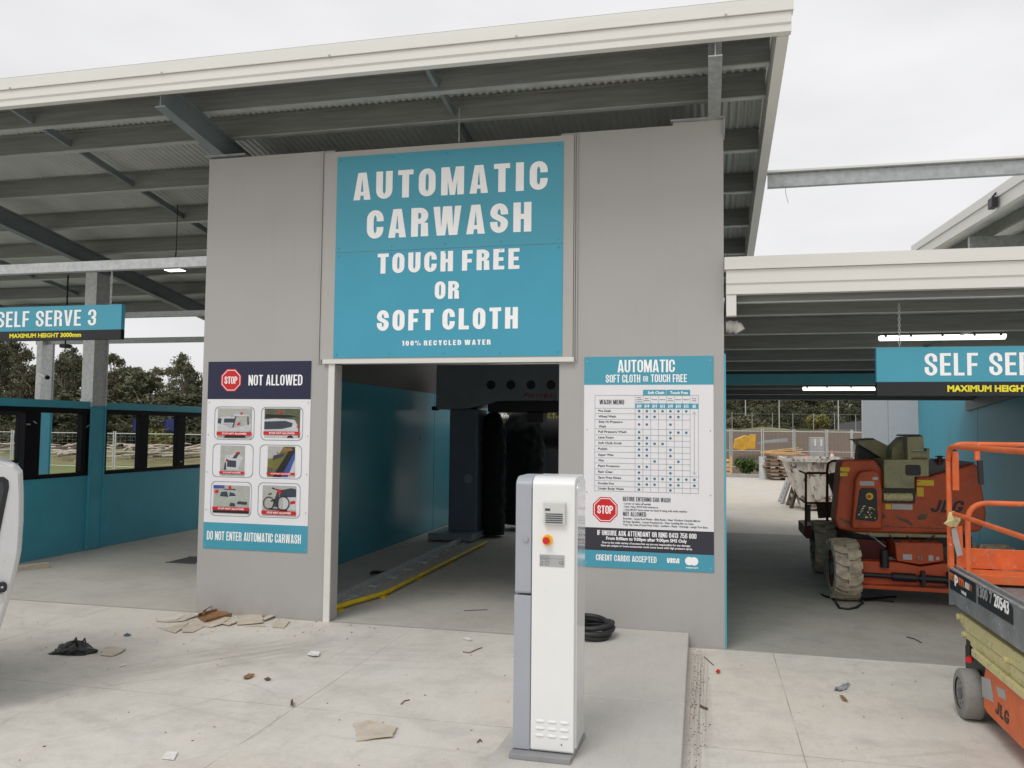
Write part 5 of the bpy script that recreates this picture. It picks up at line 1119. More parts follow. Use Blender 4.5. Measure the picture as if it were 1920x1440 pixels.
b = MB(); b.prism(pp([(1672,842),(1694,820),(1701,819),(1702,846),(1735,846),(1741,860),(1672,861)], YB+.2), 1, YB+.2, YB+.6); b.build('upper_boom', 'beige', BL, bevel=.006)
b = MB(); b.prism(pp([(1701,819),(1731,818),(1733,844),(1701,844)], YB-.02), 1, YB-.02, YB+.4); b.prism(pp([(1694,818),(1696,814.5),(1724,814.5),(1731,818)], YB-.01), 1, YB-.01, YB+.4, 1); b.build('boom_head', ['beige','black'], BL, bevel=.004)
b = MB(); p, q = YP(1704,853,YB-.03), YP(1738,853,YB-.03); b.cyl(p, q, .05, n=16); b.box(p.x-.02,p.x+.02,p.y-.04,p.y+.1,p.z-.06,p.z+.07); b.box(q.x-.01,q.x+.02,q.y-.04,q.y+.1,q.z-.06,q.z+.08); b.build('pivot_pin', 'beige', BL)
b = MB(); b.prism(pp([(1744,862),(1830,867),(1828,872),(1744,893)], YB+.1), 1, YB+.15, YB+1.0); b.build('engine_cover', 'darkgrey', BL)
b = MB(); p = YP(1762,862,YB+.1)
for k in range(3): b.tube([(p.x+.055*cos(t), p.y+.055*sin(t), p.z-.02+k*.03) for t in [2*pi*i/16 for i in range(16)]], .004, 5, closed=True)
b.cyl(p+Vector((0,0,-.06)), p+Vector((0,0,.05)), .028, n=12, m=1); b.build('beacon_guard', ['black','maroon'], BL)
b = MB(); wl2 = lambda s, x0, x1, t0, b0, y, st, tr, sl: (lambda r: letters(b, s, r[0], r[1], r[2], st, tr, slant=sl))(wline(x0, x1, t0, b0, y))
wl2('JLG', 1743, 1803, 937, 960, YB-.003, 'heavy', .16, .3); b.build('brand_lettering', 'black', BL)
b = MB()
for (x0, y0, x1, y1, mi) in ((1719,900,1751,911,0),(1719,914,1732,931,0),(1660,945,1671,955,0),(1672,945,1711,956,1),(1575,876,1593,884,0),(1575,886,1589,893,0)):
    a, c = YP(x0, y0, YB-.002), YP(x1, y1, YB-.002); b.box(a.x, c.x, YB-.003, YB-.0015, c.z, a.z, mi)
for (x0, y0, x1, y1, mi) in ((1612,902,1639,911,1),(1636,894.5,1646.5,900,1)):
    a, c = YP(x0, y0, YB-.103), YP(x1, y1, YB-.103); b.box(a.x, c.x, YB-.104, YB-.1015, c.z, a.z, mi)
b.build('warning_label', ['yellow','label'], BL)
b = MB()
for pts in ([(1676,968),(1690,971),(1702,975),(1713,984),(1708,986),(1698,979),(1684,974)],[(1719,971),(1726,963),(1740,964),(1736,973),(1724,975)],[(1648,966),(1656,962),(1662,970),(1654,972)],[(1570,968),(1584,974),(1600,978),(1598,984),(1584,980)]):
    q = pp(pts, YB-.002); b.add([(x, YB-.002, z) for x, z in q], [tuple(range(len(q)))])
b.build('paint_chip', 'wooddark', BL)
b = MB(); b.box(1.62,2.95,3.1,4.6,.62,.76); b.box(2.0,2.6,3.3,4.2,.45,.63); b.build('slew_ring', 'black', BL)
b = MB(); b.prism(pp([(1600,998),(1790,1003),(1788,1008),(1640,1006)], YB-.02), 1, YB-.03, YB+.3); b.build('lower_skirt', 'beige', BL)
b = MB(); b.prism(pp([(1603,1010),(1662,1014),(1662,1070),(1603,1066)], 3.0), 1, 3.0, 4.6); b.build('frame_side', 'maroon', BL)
b = MB(); b.prism(pp([(1678,1017),(1768,1019),(1770,1051),(1760,1054),(1725,1059),(1682,1052)], 2.62), 1, 2.62, 4.6); b.build('chassis', 'orange', BL, bevel=.01)
b = MB(); b.prism(pp([(1616,1051),(1684,1054),(1725,1062),(1765,1056),(1850,1056),(1850,1100),(1616,1094),(1616,1086)], 2.66), 1, 2.62, 2.84); b.prism([(1.5,.18),(3.0,.17),(3.0,.22),(1.5,.22)], 1, 2.5, 2.62); b.build('axle_beam', 'orange', BL, bevel=.008)
b = MB(); b.cyl((1.55,2.58,.33),(3.0,2.58,.30),.028,n=14); b.cyl((1.95,2.58,.322),(2.2,2.58,.317),.05,n=16); b.cyl((2.24,2.58,.316),(2.62,2.58,.308),.042,n=16); b.cyl((2.68,2.58,.307),(2.85,2.58,.303),.05,n=16)
for x in (2.28,2.56): b.box(x-.02,x+.02,2.54,2.66,.23,.40)
b.build('steering_cylinder', 'black', BL)
b = MB(); b.cyl((1.87,2.60,.42),(1.87,2.60,.62),.05,n=14); b.cyl((2.73,2.60,.42),(2.73,2.60,.62),.05,n=14); b.build('kingpin', 'black', BL)
b = MB()
for (x0,y0,x1,y1) in ((1693,1039,1710,1050),(1741,1041,1750,1052),(1755,1044,1761,1050)):
    a, c = YP(x0,y0,2.615), YP(x1,y1,2.615); b.box(a.x,c.x,2.614,2.619,c.z,a.z)
b.build('chassis_label', 'label', BL)
b = MB(); p = YP(1725,1047,2.60); b.tube([(p.x+.02*cos(t), 2.60, p.z+.02*sin(t)) for t in [2*pi*i/12 for i in range(12)]], .006, 6, closed=True); b.build('tie_down_ring', 'galv', BL)
for pts in ([(1668,1003),(1676,1016),(1690,1012)],[(1700,1004),(1712,1018),(1740,1012),(1752,1004)],[(1650,1040),(1662,1050),(1668,1070),(1690,1078)],[(1745,1060),(1752,1075),(1770,1082)]):
    b = MB(); b.tube([YP(x, z, 2.72-.02*i) for i, (x, z) in enumerate(pts)], .011, 7); b.build('hose', 'rubber', BL)
for (x, z) in ((1578,885),(1578,975),(1722,903),(1822,880),(1838,940),(1830,985),(1725,985),(1665,985)):
    p = YP(x, z, YB-.003); b = MB(); b.cyl((p.x,YB-.008,p.z),(p.x,YB+.002,p.z),.010,n=6); b.build('bolt', 'darkgrey', BL)
b = MB(); p, q = YP(1600,999,YB-.004), YP(1788,1002,YB-.004); b.box(p.x+.1,q.x-.1,YB-.006,YB-.001,p.z+.085,p.z+.091); b.build('panel_seam', 'wooddark', BL)
b = MB(); b.tube([YP(1625,1001,2.85), YP(1640,1009,2.75), YP(1660,1025,2.68)], .008, 6); b.build('hose', 'galv', BL)
# platform basket
YK = 4.9
def K2(px, py, y=YK): return YP(px, py, y)
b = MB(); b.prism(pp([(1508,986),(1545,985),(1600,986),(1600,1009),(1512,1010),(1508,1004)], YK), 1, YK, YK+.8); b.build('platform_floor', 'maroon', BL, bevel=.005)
b = MB()
for dy in (0,.8):
    b.tube([K2(1511,985,YK+dy), K2(1511,890,YK+dy), K2(1513,887,YK+dy), K2(1552,887,YK+dy)], .017, 8)
    b.tube([K2(1551,984,YK+dy), K2(1551,880,YK+dy), K2(1553,869,YK+dy), K2(1560,864.5,YK+dy), K2(1620,863,YK+dy)], .019, 8)
    b.tube([K2(1511,943,YK+dy), K2(1600,943,YK+dy)], .016, 8)
for (x, z) in ((1511,888),(1511,943)): b.tube([K2(x,z,YK), K2(x,z,YK)+Vector((0,.8,0))], .016, 8)
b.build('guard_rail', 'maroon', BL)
b = MB(); b.prism(pp([(1531,945),(1568,944),(1568,970),(1535,972)], YK+.3), 1, YK+.3, YK+.36); b.prism(pp([(1512,946),(1520,946),(1520,980),(1512,978)], YK-.01), 1, YK-.01, YK+.03); b.prism(pp([(1555,890),(1572,886),(1572,935),(1566,932),(1556,905)], YK+.1), 1, YK+.1, YK+.3); b.build('control_box', 'wooddark', BL)
hb = MB(); hb.tube([GP(x,y,.012) for x,y in ((1540,1114),(1550,1119),(1560,1121),(1568,1130),(1574,1140),(1590,1142),(1606,1139),(1618,1130),(1612,1124),(1640,1122),(1680,1119))], .014, 6); hb.tube([GP(x,y,.01) for x,y in ((1620,1126),(1645,1125),(1676,1128))], .009, 6)
tag(hb.build('black_strap', 'black'), 'black strap lying on the floor round the front tyre of the boom lift', 'strap')

# ------------------------------------------------------------------ scissor lift
SX = 1.62
SC = thing('scissor_lift', (2.0,-2.3,0), 'orange and cream scissor lift with grey deck at the right edge', 'scissor lift')
for (x, q) in ((1.635,-1.42),(2.36,-1.42),(1.635,-3.2),(2.36,-3.2)): tyre(SC, (x,q,.172), .172, .13, 'greytyre', 0, rimm='greytyre')
b = MB(); b.prism([(-1.66,.155),(-1.66,.33),(-1.72,.452),(-3.4,.452),(-3.4,.14),(-1.75,.14)], 0, 1.655, 2.36); b.build('base', 'orange2', SC, bevel=.008)
b = MB(); b.box(1.70,2.33,-1.66,-1.10,.16,.44); b.build('rear_casting', 'black', SC, bevel=.01)
b = MB(); b.box(1.63,1.66,-3.4,-1.50,.455,.505); b.box(1.655,1.70,-3.4,-1.54,.453,.47); b.build('sill_rail', 'beige2', SC, bevel=.006)
b = MB(); b.prism([(-1.12,.62),(-1.16,.68),(-3.4,.69),(-3.4,.60),(-1.3,.58)], 0, 1.655, 1.72); b.build('scissor_arm', 'beige2', SC, bevel=.006)
b = MB(); b.prism([(-1.20,.52),(-1.24,.575),(-3.4,.59),(-3.4,.51),(-1.45,.48)], 0, 1.665, 1.73); b.build('scissor_arm', 'beige2', SC, bevel=.006)
b = MB(); b.prism([(-1.12,.62),(-1.16,.68),(-3.4,.69),(-3.4,.60),(-1.3,.58)], 0, 2.26, 2.32); b.build('scissor_arm', 'beige2', SC, bevel=.006)
for a_ in (((1.63,-1.18,.655),(2.33,-1.18,.655)),((1.64,-1.26,.545),(2.33,-1.26,.545)),((1.63,-2.15,.60),(1.68,-2.15,.60))):
    b = MB(); b.cyl(a_[0],a_[1],.022,n=12); b.build('pivot_pin', 'beige2', SC)
b = MB(); b.box(1.66,1.72,-1.36,-1.28,.42,.52); b.build('hose_clamp', 'black', SC); 
b = MB(); b.cyl((1.66,-1.36,.40),(1.64,-1.40,.40),.022,n=12); b.build('red_plug', 'red', SC)
b = MB(); b.prism([(-1.01,.71),(-1.01,.985),(-3.45,.985),(-3.45,.735),(-1.08,.735),(-1.03,.71)], 0, SX, SX+.035); b.build('deck_side', 'deckgrey', SC, bevel=.006)
b = MB(); b.box(SX+.036,2.36,-3.45,-1.012,.80,.90); b.build('deck', 'deckgrey', SC, bevel=.004)
b = MB(); b.box(SX+.04,SX+.055,-3.45,-1.03,.986,1.01); b.box(SX-.004,SX+.02,-3.45,-1.03,.9852,.995); b.build('deck_edge_trim', 'galv', SC)
b = MB(); b.box(SX+.05,2.36,-1.05,-1.03,.99,1.14); b.box(SX+.05,2.36,-1.30,-1.05,.92,.985); b.build('toe_board', 'orange2', SC, bevel=.004)
b = MB(); r = .019; zt = 1.90; c = 6
arc3 = lambda P0, P1, P2: [P0*(1-t)**2+P1*2*t*(1-t)+P2*t*t for t in [i/c for i in range(c+1)]]
V3 = lambda x, y, z: Vector((x, y, z))
# far end hoop (turns along x) and side rails (along y)
b.tube([V3(SX+.01,-1.03,.99)]+arc3(V3(SX+.01,-1.03,zt-.10),V3(SX+.01,-1.03,zt+.02),V3(SX+.12,-1.03,zt+.02))+[V3(2.35,-1.03,zt+.02)], r, 10)
b.tube([V3(SX+.01,-1.03,zt-.1)]+arc3(V3(SX+.01,-1.04,zt-.10),V3(SX+.01,-1.04,zt),V3(SX+.01,-1.16,zt))+[V3(SX+.01,-3.45,zt)], r, 10)
b.tube([V3(SX+.02,-1.10,1.40), V3(SX+.01,-3.45,1.40)], r*.9, 10)
b.tube([V3(SX+.06,-1.30,.99)]+arc3(V3(SX+.06,-1.30,1.36),V3(SX+.06,-1.30,1.50),V3(SX+.20,-1.30,1.50))+[V3(2.35,-1.30,1.50)], r, 10)
b.tube([V3(2.35,-1.03,.99), V3(2.35,-1.03,zt+.02)], r, 10); b.tube([V3(2.35,-1.3,.99), V3(2.35,-1.3,1.5)], r, 10); b.tube([V3(SX+.01,-3.4,.99), V3(SX+.01,-3.4,zt)], r, 10); b.tube([V3(2.35,-3.4,.99), V3(2.35,-3.4,zt)], r, 10); b.tube([V3(2.35,-1.03,zt), V3(2.35,-3.45,zt)], r, 10)
b.build('guard_rail', 'orange2', SC)
b = MB(); b.box(SX+.03,SX+.075,-1.06,-1.03,zt-.33,zt-.04); b.build('rail_bracket', 'orange2', SC, bevel=.003)
b = MB(); b.box(SX-.005,SX+.03,-1.065,-1.01,.985,1.22); b.build('rail_bracket', 'orange2', SC, bevel=.003)
b = MB(); b.tube([V3(1.82,-1.06,zt-.02), V3(1.82,-1.06,zt-.10)], .02, 10); b.tube([V3(1.835,-1.07,zt-.10), V3(1.84,-1.07,zt-.28)], .021, 10, m=1); b.build('gate_latch', ['orange2','black'], SC)
b = MB(); b.box(SX+.02,SX+.06,-1.062,-1.05,zt-.035,zt-.020); b.build('rail_cap', 'black', SC)
b = MB(); vs = [YP(a,c_,-1.09) for a,c_ in ((1784,992),(1793,988),(1805,1040),(1795,1044),(1787,1015))]; b.add(vs, [tuple(range(5))]); vs2 = [YP(a,c_,-1.085) for a,c_ in ((1793,986),(1804,986),(1807,1045),(1800,1044))]; b.add(vs2, [(0,1,2,3)], 1); b.build('document_holder', ['label','orange2'], SC)
b = MB(); vs = [YP(a,c_,-1.11) for a,c_ in ((1769,982),(1776,975),(1779,961),(1788,958),(1800,964),(1801,976),(1794,988),(1783,988))]; cc = sum(vs, Vector())/8+Vector((0,-.03,0)); b.add(vs+[cc], [(i,(i+1)%8,8) for i in range(8)]); o = b.build('work_glove', 'beige2'); o.modifiers.new('s','SOLIDIFY').thickness = .02; tag(o, 'yellowish work glove stuck on the orange guard rail', 'glove')
# decals on the deck side, plane x = SX
def xrect(mb, x0, z_, pts, m=0): mb.add([Vector((x0, XP(a, c_, x0).y, XP(a, c_, x0).z)) for a, c_ in pts], [tuple(range(len(pts)))], m)
b = MB(); xx = SX-.002
xrect(b, xx, 0, [(1780,1067),(1829,1093),(1830,1131),(1781,1103)]); xrect(b, xx, 0, [(1833,1097),(1890,1127),(1899,1140),(1900,1173),(1834,1132)])
b.build('decal_plate', 'black', SC)
b = MB()
def xt(s, yA, yB, z0, h, bold, m): 
    vtext(b, s, (SX-.004, yA, z0), yA-yB, h, N=(-1,0,0), U=(0,-1,0), bold=bold, m=m)
pA, pB = XP(1781,1103,SX), XP(1829,1130,SX); xt('m', pA.y-.01, pA.y-.13, pA.z+.075, .075, .05, 1); xt('p', pA.y-.14, pA.y-.23, pA.z+.075, .075, .05, 0); xt('m', pA.y-.24, pA.y-.37, pA.z+.075, .075, .05, 1)
for k in range(6):
    y0 = pA.y-.39-k*.026; b.add([(SX-.004,y0,pA.z+.075),(SX-.004,y0-.014,pA.z+.075),(SX-.004,y0-.024,pA.z+.12),(SX-.004,y0-.010,pA.z+.12)], [(0,1,2,3)], 1 if k > 3 else 0)
xt('HIRE', pA.y-.30, pA.y-.42, pA.z+.022, .022, .03, 0)
pA = XP(1834,1130,SX); xt('1300 7', pA.y-.01, pA.y-.30, pA.z+.05, .075, .035, 2); xt('20543', pA.y-.33, pA.y-.60, pA.z+.05, .085, .045, 0)
b.build('decal_lettering', ['letter','orange2','label'], SC)
b = MB(); xx = 1.6535
xrect(b, xx, 0, [(1840,1268),(1857,1274),(1864,1318),(1842,1306)], 0); xrect(b, xx, 0, [(1867,1286),(1884,1294),(1887,1314),(1872,1305)], 0); b.build('base_label', 'label', SC)
b = MB(); p0_, p1_ = XP(1866,1336,xx), XP(1891,1352,xx); letters(b, 'JLG', (xx-.001,p0_.y,p0_.z), p0_.y-p1_.y, .085, 'heavy', .2, N=(-1,0,0), U=(0,-1,0), slant=.2); b.build('brand_lettering', 'black', SC)

# ------------------------------------------------------------------ things out in the yard
SK = thing('skip_bin', (2.3,14.8,0), 'rusty white tapered skip bin behind the boom lift', 'skip bin')
b = MB(); n0 = [(1.82,14.0),(3.9,14.0),(3.9,15.8),(1.82,15.8)]; n1 = [(2.25,14.2),(3.8,14.2),(3.8,15.6),(2.25,15.6)]
t = .05; b.add([(x, y, 1.28) for x, y in n0]+[(x, y, .05) for x, y in n1], [(0,1,5,4),(1,2,6,5),(2,3,7,6),(3,0,4,7),(4,5,6,7)]); o = b.build('hopper', 'rust', SK); md = o.modifiers.new('s','SOLIDIFY'); md.thickness = .04
b = MB(); b.beam((1.75,13.96,1.29),(3.95,13.96,1.29),.10,.09); b.beam((1.75,15.84,1.29),(3.95,15.84,1.29),.10,.09); b.beam((1.78,14.02,1.29),(1.78,15.78,1.29),.10,.088); b.build('rim', 'rust', SK)
for x in (1.98,2.35,2.75,3.2): b = MB(); b.beam((x,13.98,1.25),(x*.82+.60,14.16,.1),.12,.05,up=(0,1,0)); b.build('rib', 'rust', SK)
def leanframe(name, px0, py0, px1, py1, w, label, m):
    a = GP(px0, py0); h = 1.15; f = thing(name, a, label, 'timber frame')
    top = YP(px1, py1, a.y+.35)
    b = MB(); d = Vector((0,w,0))
    b.beam(a, top, .06, .09); b.beam(a+d, top+d, .06, .09); b.build('rail', m, f)
    for k in range(5): b = MB(); q = a+(top-a)*(.1+k*.19); b.beam(q, q+d, .03, .08); b.build('slat', 'concretegrey' if k % 2 else m, f)
leanframe('pallet', 1483,953,1504,882,.9,'dark timber pallet leaning upright against the skip bin, the taller one','wooddark')
leanframe('pallet', 1466,945,1482,900,.8,'grey pallet leaning at the left of the taller pallet by the skip','concretegrey')
def pallet(name, x, y, z, rz, label, m='wood', group=None):
    f = thing(name, (x,y,z), label, 'pallet', group)
    c_, s_ = cos(rz), sin(rz); T = lambda a, b_, h: Vector((x+a*c_-b_*s_, y+a*s_+b_*c_, z+h))
    b = MB()
    for k in range(6): v = -.5+k*.2; b.beam(T(-.6,v,.12), T(.6,v,.12), .11, .02)
    b.build('deck_boards', m, f)
    b = MB()
    for v in (-.52,0,.52): b.beam(T(v,-.5,.055), T(v,.5,.055), .06, .09)
    b.build('bearer', 'wooddark', f)
    return f
base = GP(1465,901); 
for k in range(7):
    pallet('pallet', base.x+rnd.uniform(-.12,.12)+(.25 if k == 0 else 0), base.y+.6, k*.148, rnd.uniform(-.12,.12)+.1, ['timber pallet at the very bottom of the yard stack','timber pallet second from the bottom of the yard stack','timber pallet third from the bottom of the yard stack','timber pallet in the middle of the yard stack','timber pallet fifth from the bottom of the yard stack','timber pallet second from the top of the yard stack','timber pallet on top of the yard stack, under loose boards'][k], 'wood', 'pallets stacked in the yard')
for k in range(7):
    b = MB(); q = Vector((base.x+rnd.uniform(-.25,.35), base.y+.3+k*.1, 1.07+.03*(k//2))); a = rnd.uniform(-.35,.35); b.beam(q-Vector((.7*cos(a),.7*sin(a),0)), q+Vector((.7*cos(a),.7*sin(a),.03*k)), .12, .03)
    tag(b.build('loose_board', 'woodlight'), 'loose new timber board lying on top of the pallet stack', 'board', 'loose boards on the pallet stack')
b = MB(); q = GP(1425,890); pts = []
b.cyl((q.x,28.6,.0),(q.x,28.6,.93),.24,n=28); tag(b.build('steel_drum', 'galv_light'), 'round galvanised drum left of the pallet stack', 'drum')
cx_ = GP(1364,893); CRT = thing('timber_crate', cx_, 'small new timber crate at the grey wall edge across the yard', 'crate')
b = MB()
for k in range(4): b.box(cx_.x-.5,cx_.x+.18,cx_.y,cx_.y+.03,.05+k*.2,.17+k*.2)
b.build('boards', 'woodlight', CRT); b = MB(); b.box(cx_.x+.10,cx_.x+.2,cx_.y-.04,cx_.y,.0,.9); b.box(cx_.x-.5,cx_.x-.4,cx_.y-.04,cx_.y,.0,.8); b.build('post', 'woodlight', CRT)
b = MB(); b.box(-8,9,29.2,29.5,0,.14); tag(b.build('kerb', 'kerb', bevel=.01), kind='structure')
def shrub(name, x, y, z, r, h, m, label, n=500, leaf=.10):
    s = thing(name, (x,y,z), label, 'shrub'); b = MB(); rr = random.Random(int(x*97+y*13))
    blobs = [(rr.uniform(-.6,.6)*r, rr.uniform(-.6,.6)*r, rr.uniform(.35,.8)*h, rr.uniform(.3,.55)) for _ in range(9)]
    for _ in range(n):
        bx, by, bz, br = rr.choice(blobs); v = Vector((rr.gauss(0,1), rr.gauss(0,1), rr.gauss(0,1))).normalized()*rr.uniform(.5,1)
        c_ = Vector((x+bx+v.x*br*r, y+by+v.y*br*r, z+max(.03, bz+v.z*br*h*.7)))
        a = Vector((rr.gauss(0,1), rr.gauss(0,1), rr.gauss(0,1))).normalized(); d = a.orthogonal().normalized(); e = a.cross(d); s_ = leaf*rr.uniform(.6,1.4)
        b.add([c_-d*s_, c_-e*s_*.4, c_+d*s_, c_+e*s_*.4], [(0,1,2,3)])
    b.build('foliage', m, s); b = MB()
    for k in range(4): a = k*1.6; b.cyl((x,y,z),(x+.4*r*cos(a),y+.4*r*sin(a),z+h*.6),.03*r,.01*r,n=5)
    b.build('stem', 'bark', s)
q = GP(1388,878); shrub('shrub', q.x, 31, 0, .55, .75, 'leafg', 'low green shrub at the yard kerb near the grey wall edge', 700, .09)
q = GP(1412,880); shrub('shrub', 2.35, 31.5, 0, .35, .6, 'leafg', 'small green shrub between the drum and the bigger shrub', 400, .09)
# cones, cabinet, spoil, machine
for px, py, s, lab in ((1513,858,.7,'orange cone left of the grey cabinet beyond the fence'),(1560,858,1.0,'orange traffic cone right of the grey cabinet beyond the fence')):
    q = YP(px, py, 39); c_ = thing('traffic_cone', (q.x,39,.25), lab, 'cone'); b = MB(); b.cyl((q.x,39,.3),(q.x,39,.3+.75*s),.17,.03,n=14); b.box(q.x-.22,q.x+.22,38.78,39.22,.24,.30); b.build('cone_body', mat('cone_orange', (.8,.12,.03), .5), c_)
    b = MB(); b.cyl((q.x,39,.3+.4*s),(q.x,39,.3+.55*s),.103,.072,n=14); b.build('band', 'white', c_)
a, c_ = YP(1520,858,37), YP(1546,820,37); CBN = thing('utility_cabinet', ((a.x+c_.x)/2,37.4,0), 'tall grey utility cabinet standing by the wire fence', 'cabinet')
b = MB(); b.box(a.x,c_.x,37,37.8,-.05,c_.z); b.build('housing', 'concretegrey', CBN, bevel=.02); b = MB(); b.box(a.x+.18,a.x+.26,36.98,36.999,c_.z-.45,c_.z-.1); b.box(c_.x-.2,c_.x-.12,36.98,36.999,c_.z-.45,c_.z-.1); b.build('vent', 'white', CBN)
a = YP(1375,835,45); MC = thing('yellow_machine', (a.x+.6,45,.2), 'yellow excavator attachment beyond the wire fence', 'machine')
b = MB(); b.prism([(a.x,.9),(a.x+.1,1.5),(a.x+.7,1.75),(a.x+1.3,1.6),(a.x+1.1,.95),(a.x+.5,.75)], 1, 45, 46); b.build('body', 'skipyellow', MC, bevel=.05); b = MB(); b.prism([(a.x+.8,.9),(a.x+1.0,1.8),(a.x+1.35,1.8),(a.x+1.3,.9)], 1, 44.9, 45.9); b.build('blade', 'skipyellow', MC, bevel=.03)
b = MB()
for k in range(4): b.beam((a.x+1.4+k*.15,45.5+k*.1,1.25+.05*k),(a.x+3.3,46,1.4+.06*k),.09,.05)
tag(b.build('pipe_bundle', 'galv'), 'bundle of grey pipes beside the yellow machine', 'pipes')
a = YP(1650,782,90); b = MB(); b.prism([(0,0),(0,1.4),(4.0,2.0),(9,2.0),(9,0)], 1, 90, 98)
for v in b.v: v.x += a.x-4.5; v.z += 1.5
SH = thing('distant_shed', (a.x,94,1.5), 'grey shed beyond the rear fence', 'building'); b.build('wall', 'darkgrey', SH)

# fences
def fence_panel(p, q, h, label, group, z=0, wires=True):
    f = thing('fence_panel', ((p[0]+q[0])/2, (p[1]+q[1])/2, z), label, 'fence panel', group); p = Vector((p[0],p[1],z)); q = Vector((q[0],q[1],z)); U_ = Vector((0,0,h))
    b = MB(); b.tube([p, p+U_*1.06], .03, 6); b.tube([q, q+U_*1.06], .03, 6); b.tube([p+U_, q+U_], .02, 6); b.tube([p+U_*.5, q+U_*.5], .016, 6); b.tube([p+U_*.08, q+U_*.08], .02, 6); b.build('frame', 'galv_light', f)
    b = MB(); n = 20
    for k in range(1, n, 1 if z < 0 else 3): w = p+(q-p)*(k/n); b.cyl(w+U_*.08, w+U_, .0035, n=3, caps=False)
    for k in range(1, 10, 1 if z < 0 else 3): w = U_*(.08+.092*k); b.cyl(p+w, q+w, .0035, n=3, caps=False)
    b.build('wire_mesh', 'galv', f)
    return f
Yf = 24.0
fx = [YP(x, 840, Yf).x for x in (-175,24,216,410)]
for k in range(3): fence_panel((fx[k],Yf),(fx[k+1]-.12,Yf+.02),1.62,'temporary wire fence panel beyond the teal partition windows','temporary fence panels behind the left bay', -.02)
fx = [YP(x, 840, 36).x for x in (1310,1372.5,1432,1491,1553,1600,1660)]
for k in range(6): fence_panel((fx[k],36+.05*k),(fx[k+1]-.1,36),2.0,'temporary wire fence panel across the yard behind the pallets','temporary fence panels across the yard', 0)
RF = thing('boundary_fence', (8,76,2), 'long grey chain wire boundary fence along the top of the earth bank', 'fence')
b = MB()
for k in range(40): x = -30+k*1.9; b.cyl((x,76,terr(x,76)),(x,76,terr(x,76)+1.7),.035,n=5)
b.build('post', 'galv', RF)['kind'] = 'stuff'
b = MB(); z = terr(0,76)
for h in (1.65,.2): b.cyl((-30,76,2.05+h),(46,76,2.05+h),.012,n=4)
b.build('wire', 'galv', RF)
for px, h, lab in ((1398,8,'slim grey pole left in the rear tree gap'),(1572,7.5,'slim pole by the gap in the far trees'),(1038,8,'slim pale pole seen through the wash bay'),(1461,5,'slim pole near the middle of the far fence')):
    q = YP(px, 790, 80); b = MB(); b.cyl((q.x,80,1.5),(q.x,80,1.5+h),.06,.04,n=6); tag(b.build('pole', 'galv_light'), lab, 'pole')
# spoil, debris and branches left
b = MB()
for k in range(330):
    x = rnd.uniform(-62,-16); y_ = 27.8+rnd.uniform(0,5); 
    L_ = rnd.uniform(.6,2.6); a = rnd.uniform(-.5,.5); e = rnd.uniform(-.1,.35); p = Vector((x,y_,.12+.55*sin(pi*(y_-27.4)/7)+rnd.uniform(.0,.25)))
    q = p+Vector((cos(a)*L_, sin(a)*L_, e*L_*.4)); mid = (p+q)/2+Vector((0,0,rnd.uniform(-.1,.15)))
    b.tube([p, mid, q], [.075*rnd.uniform(.5,1.3), .05, .018], 5, m=rnd.choice((0,0,1)))
tag(b.build('brush_pile', ['branch','wooddark'], origin=(-35,33,0)), 'long heap of bleached branches beyond the temporary fence', 'branches', kind='stuff')
b = MB(); n = 60
for j in range(7):
    for i in range(n+1):
        x = -70+56*i/n; t = j/6; b.v.append(Vector((x, 27.4+t*7, .55*sin(pi*t)*(1+.8*noise.noise(Vector((x*.5, t*3, 3))))-.02)))
for j in range(6):
    for i in range(n): b.f.append([j*(n+1)+i, j*(n+1)+i+1, (j+1)*(n+1)+i+1, (j+1)*(n+1)+i]); b.m.append(0); b.sm.append(True)
b.keepn = True
tag(b.build('earth_mound', 'grassy', origin=(0,0,0)), kind='structure')
b = MB(); q = YP(150,868,28.2); b.tube([q+Vector((-2.5,0,-.35)), q+Vector((-.6,0,-.1)), q+Vector((1.0,0,.05)), q+Vector((3.2,.5,.1))], [.12,.1,.08,.04], 7); b.tube([q+Vector((-.6,0,-.1)), q+Vector((.5,.1,.5)), q+Vector((1.5,0,1.1))], [.07,.05,.03], 6); tag(b.build('fallen_branch', 'branch'), 'big bleached forked branch lying behind the fence', 'branch')
q = YP(292,826,44); shrub('shrub', q.x, 44, .2, 1.3, 1.5, 'leafy', 'yellow green wattle bush behind the branch heap', 900, .2)
for px, lab in ((258,'deep blue banner left, in the shade of the trees'),(318,'deep blue banner right, in the shade of the trees')):
    a, c_ = YP(px-9, 815, 50), YP(px+9, 790, 50); b = MB(); b.box(a.x,c_.x,50,50.03,a.z+.3,c_.z+.2); b.cyl((a.x,50,0),(a.x,50,c_.z+.25),.04,n=5); tag(b.build('site_banner', 'blue'), lab, 'banner')

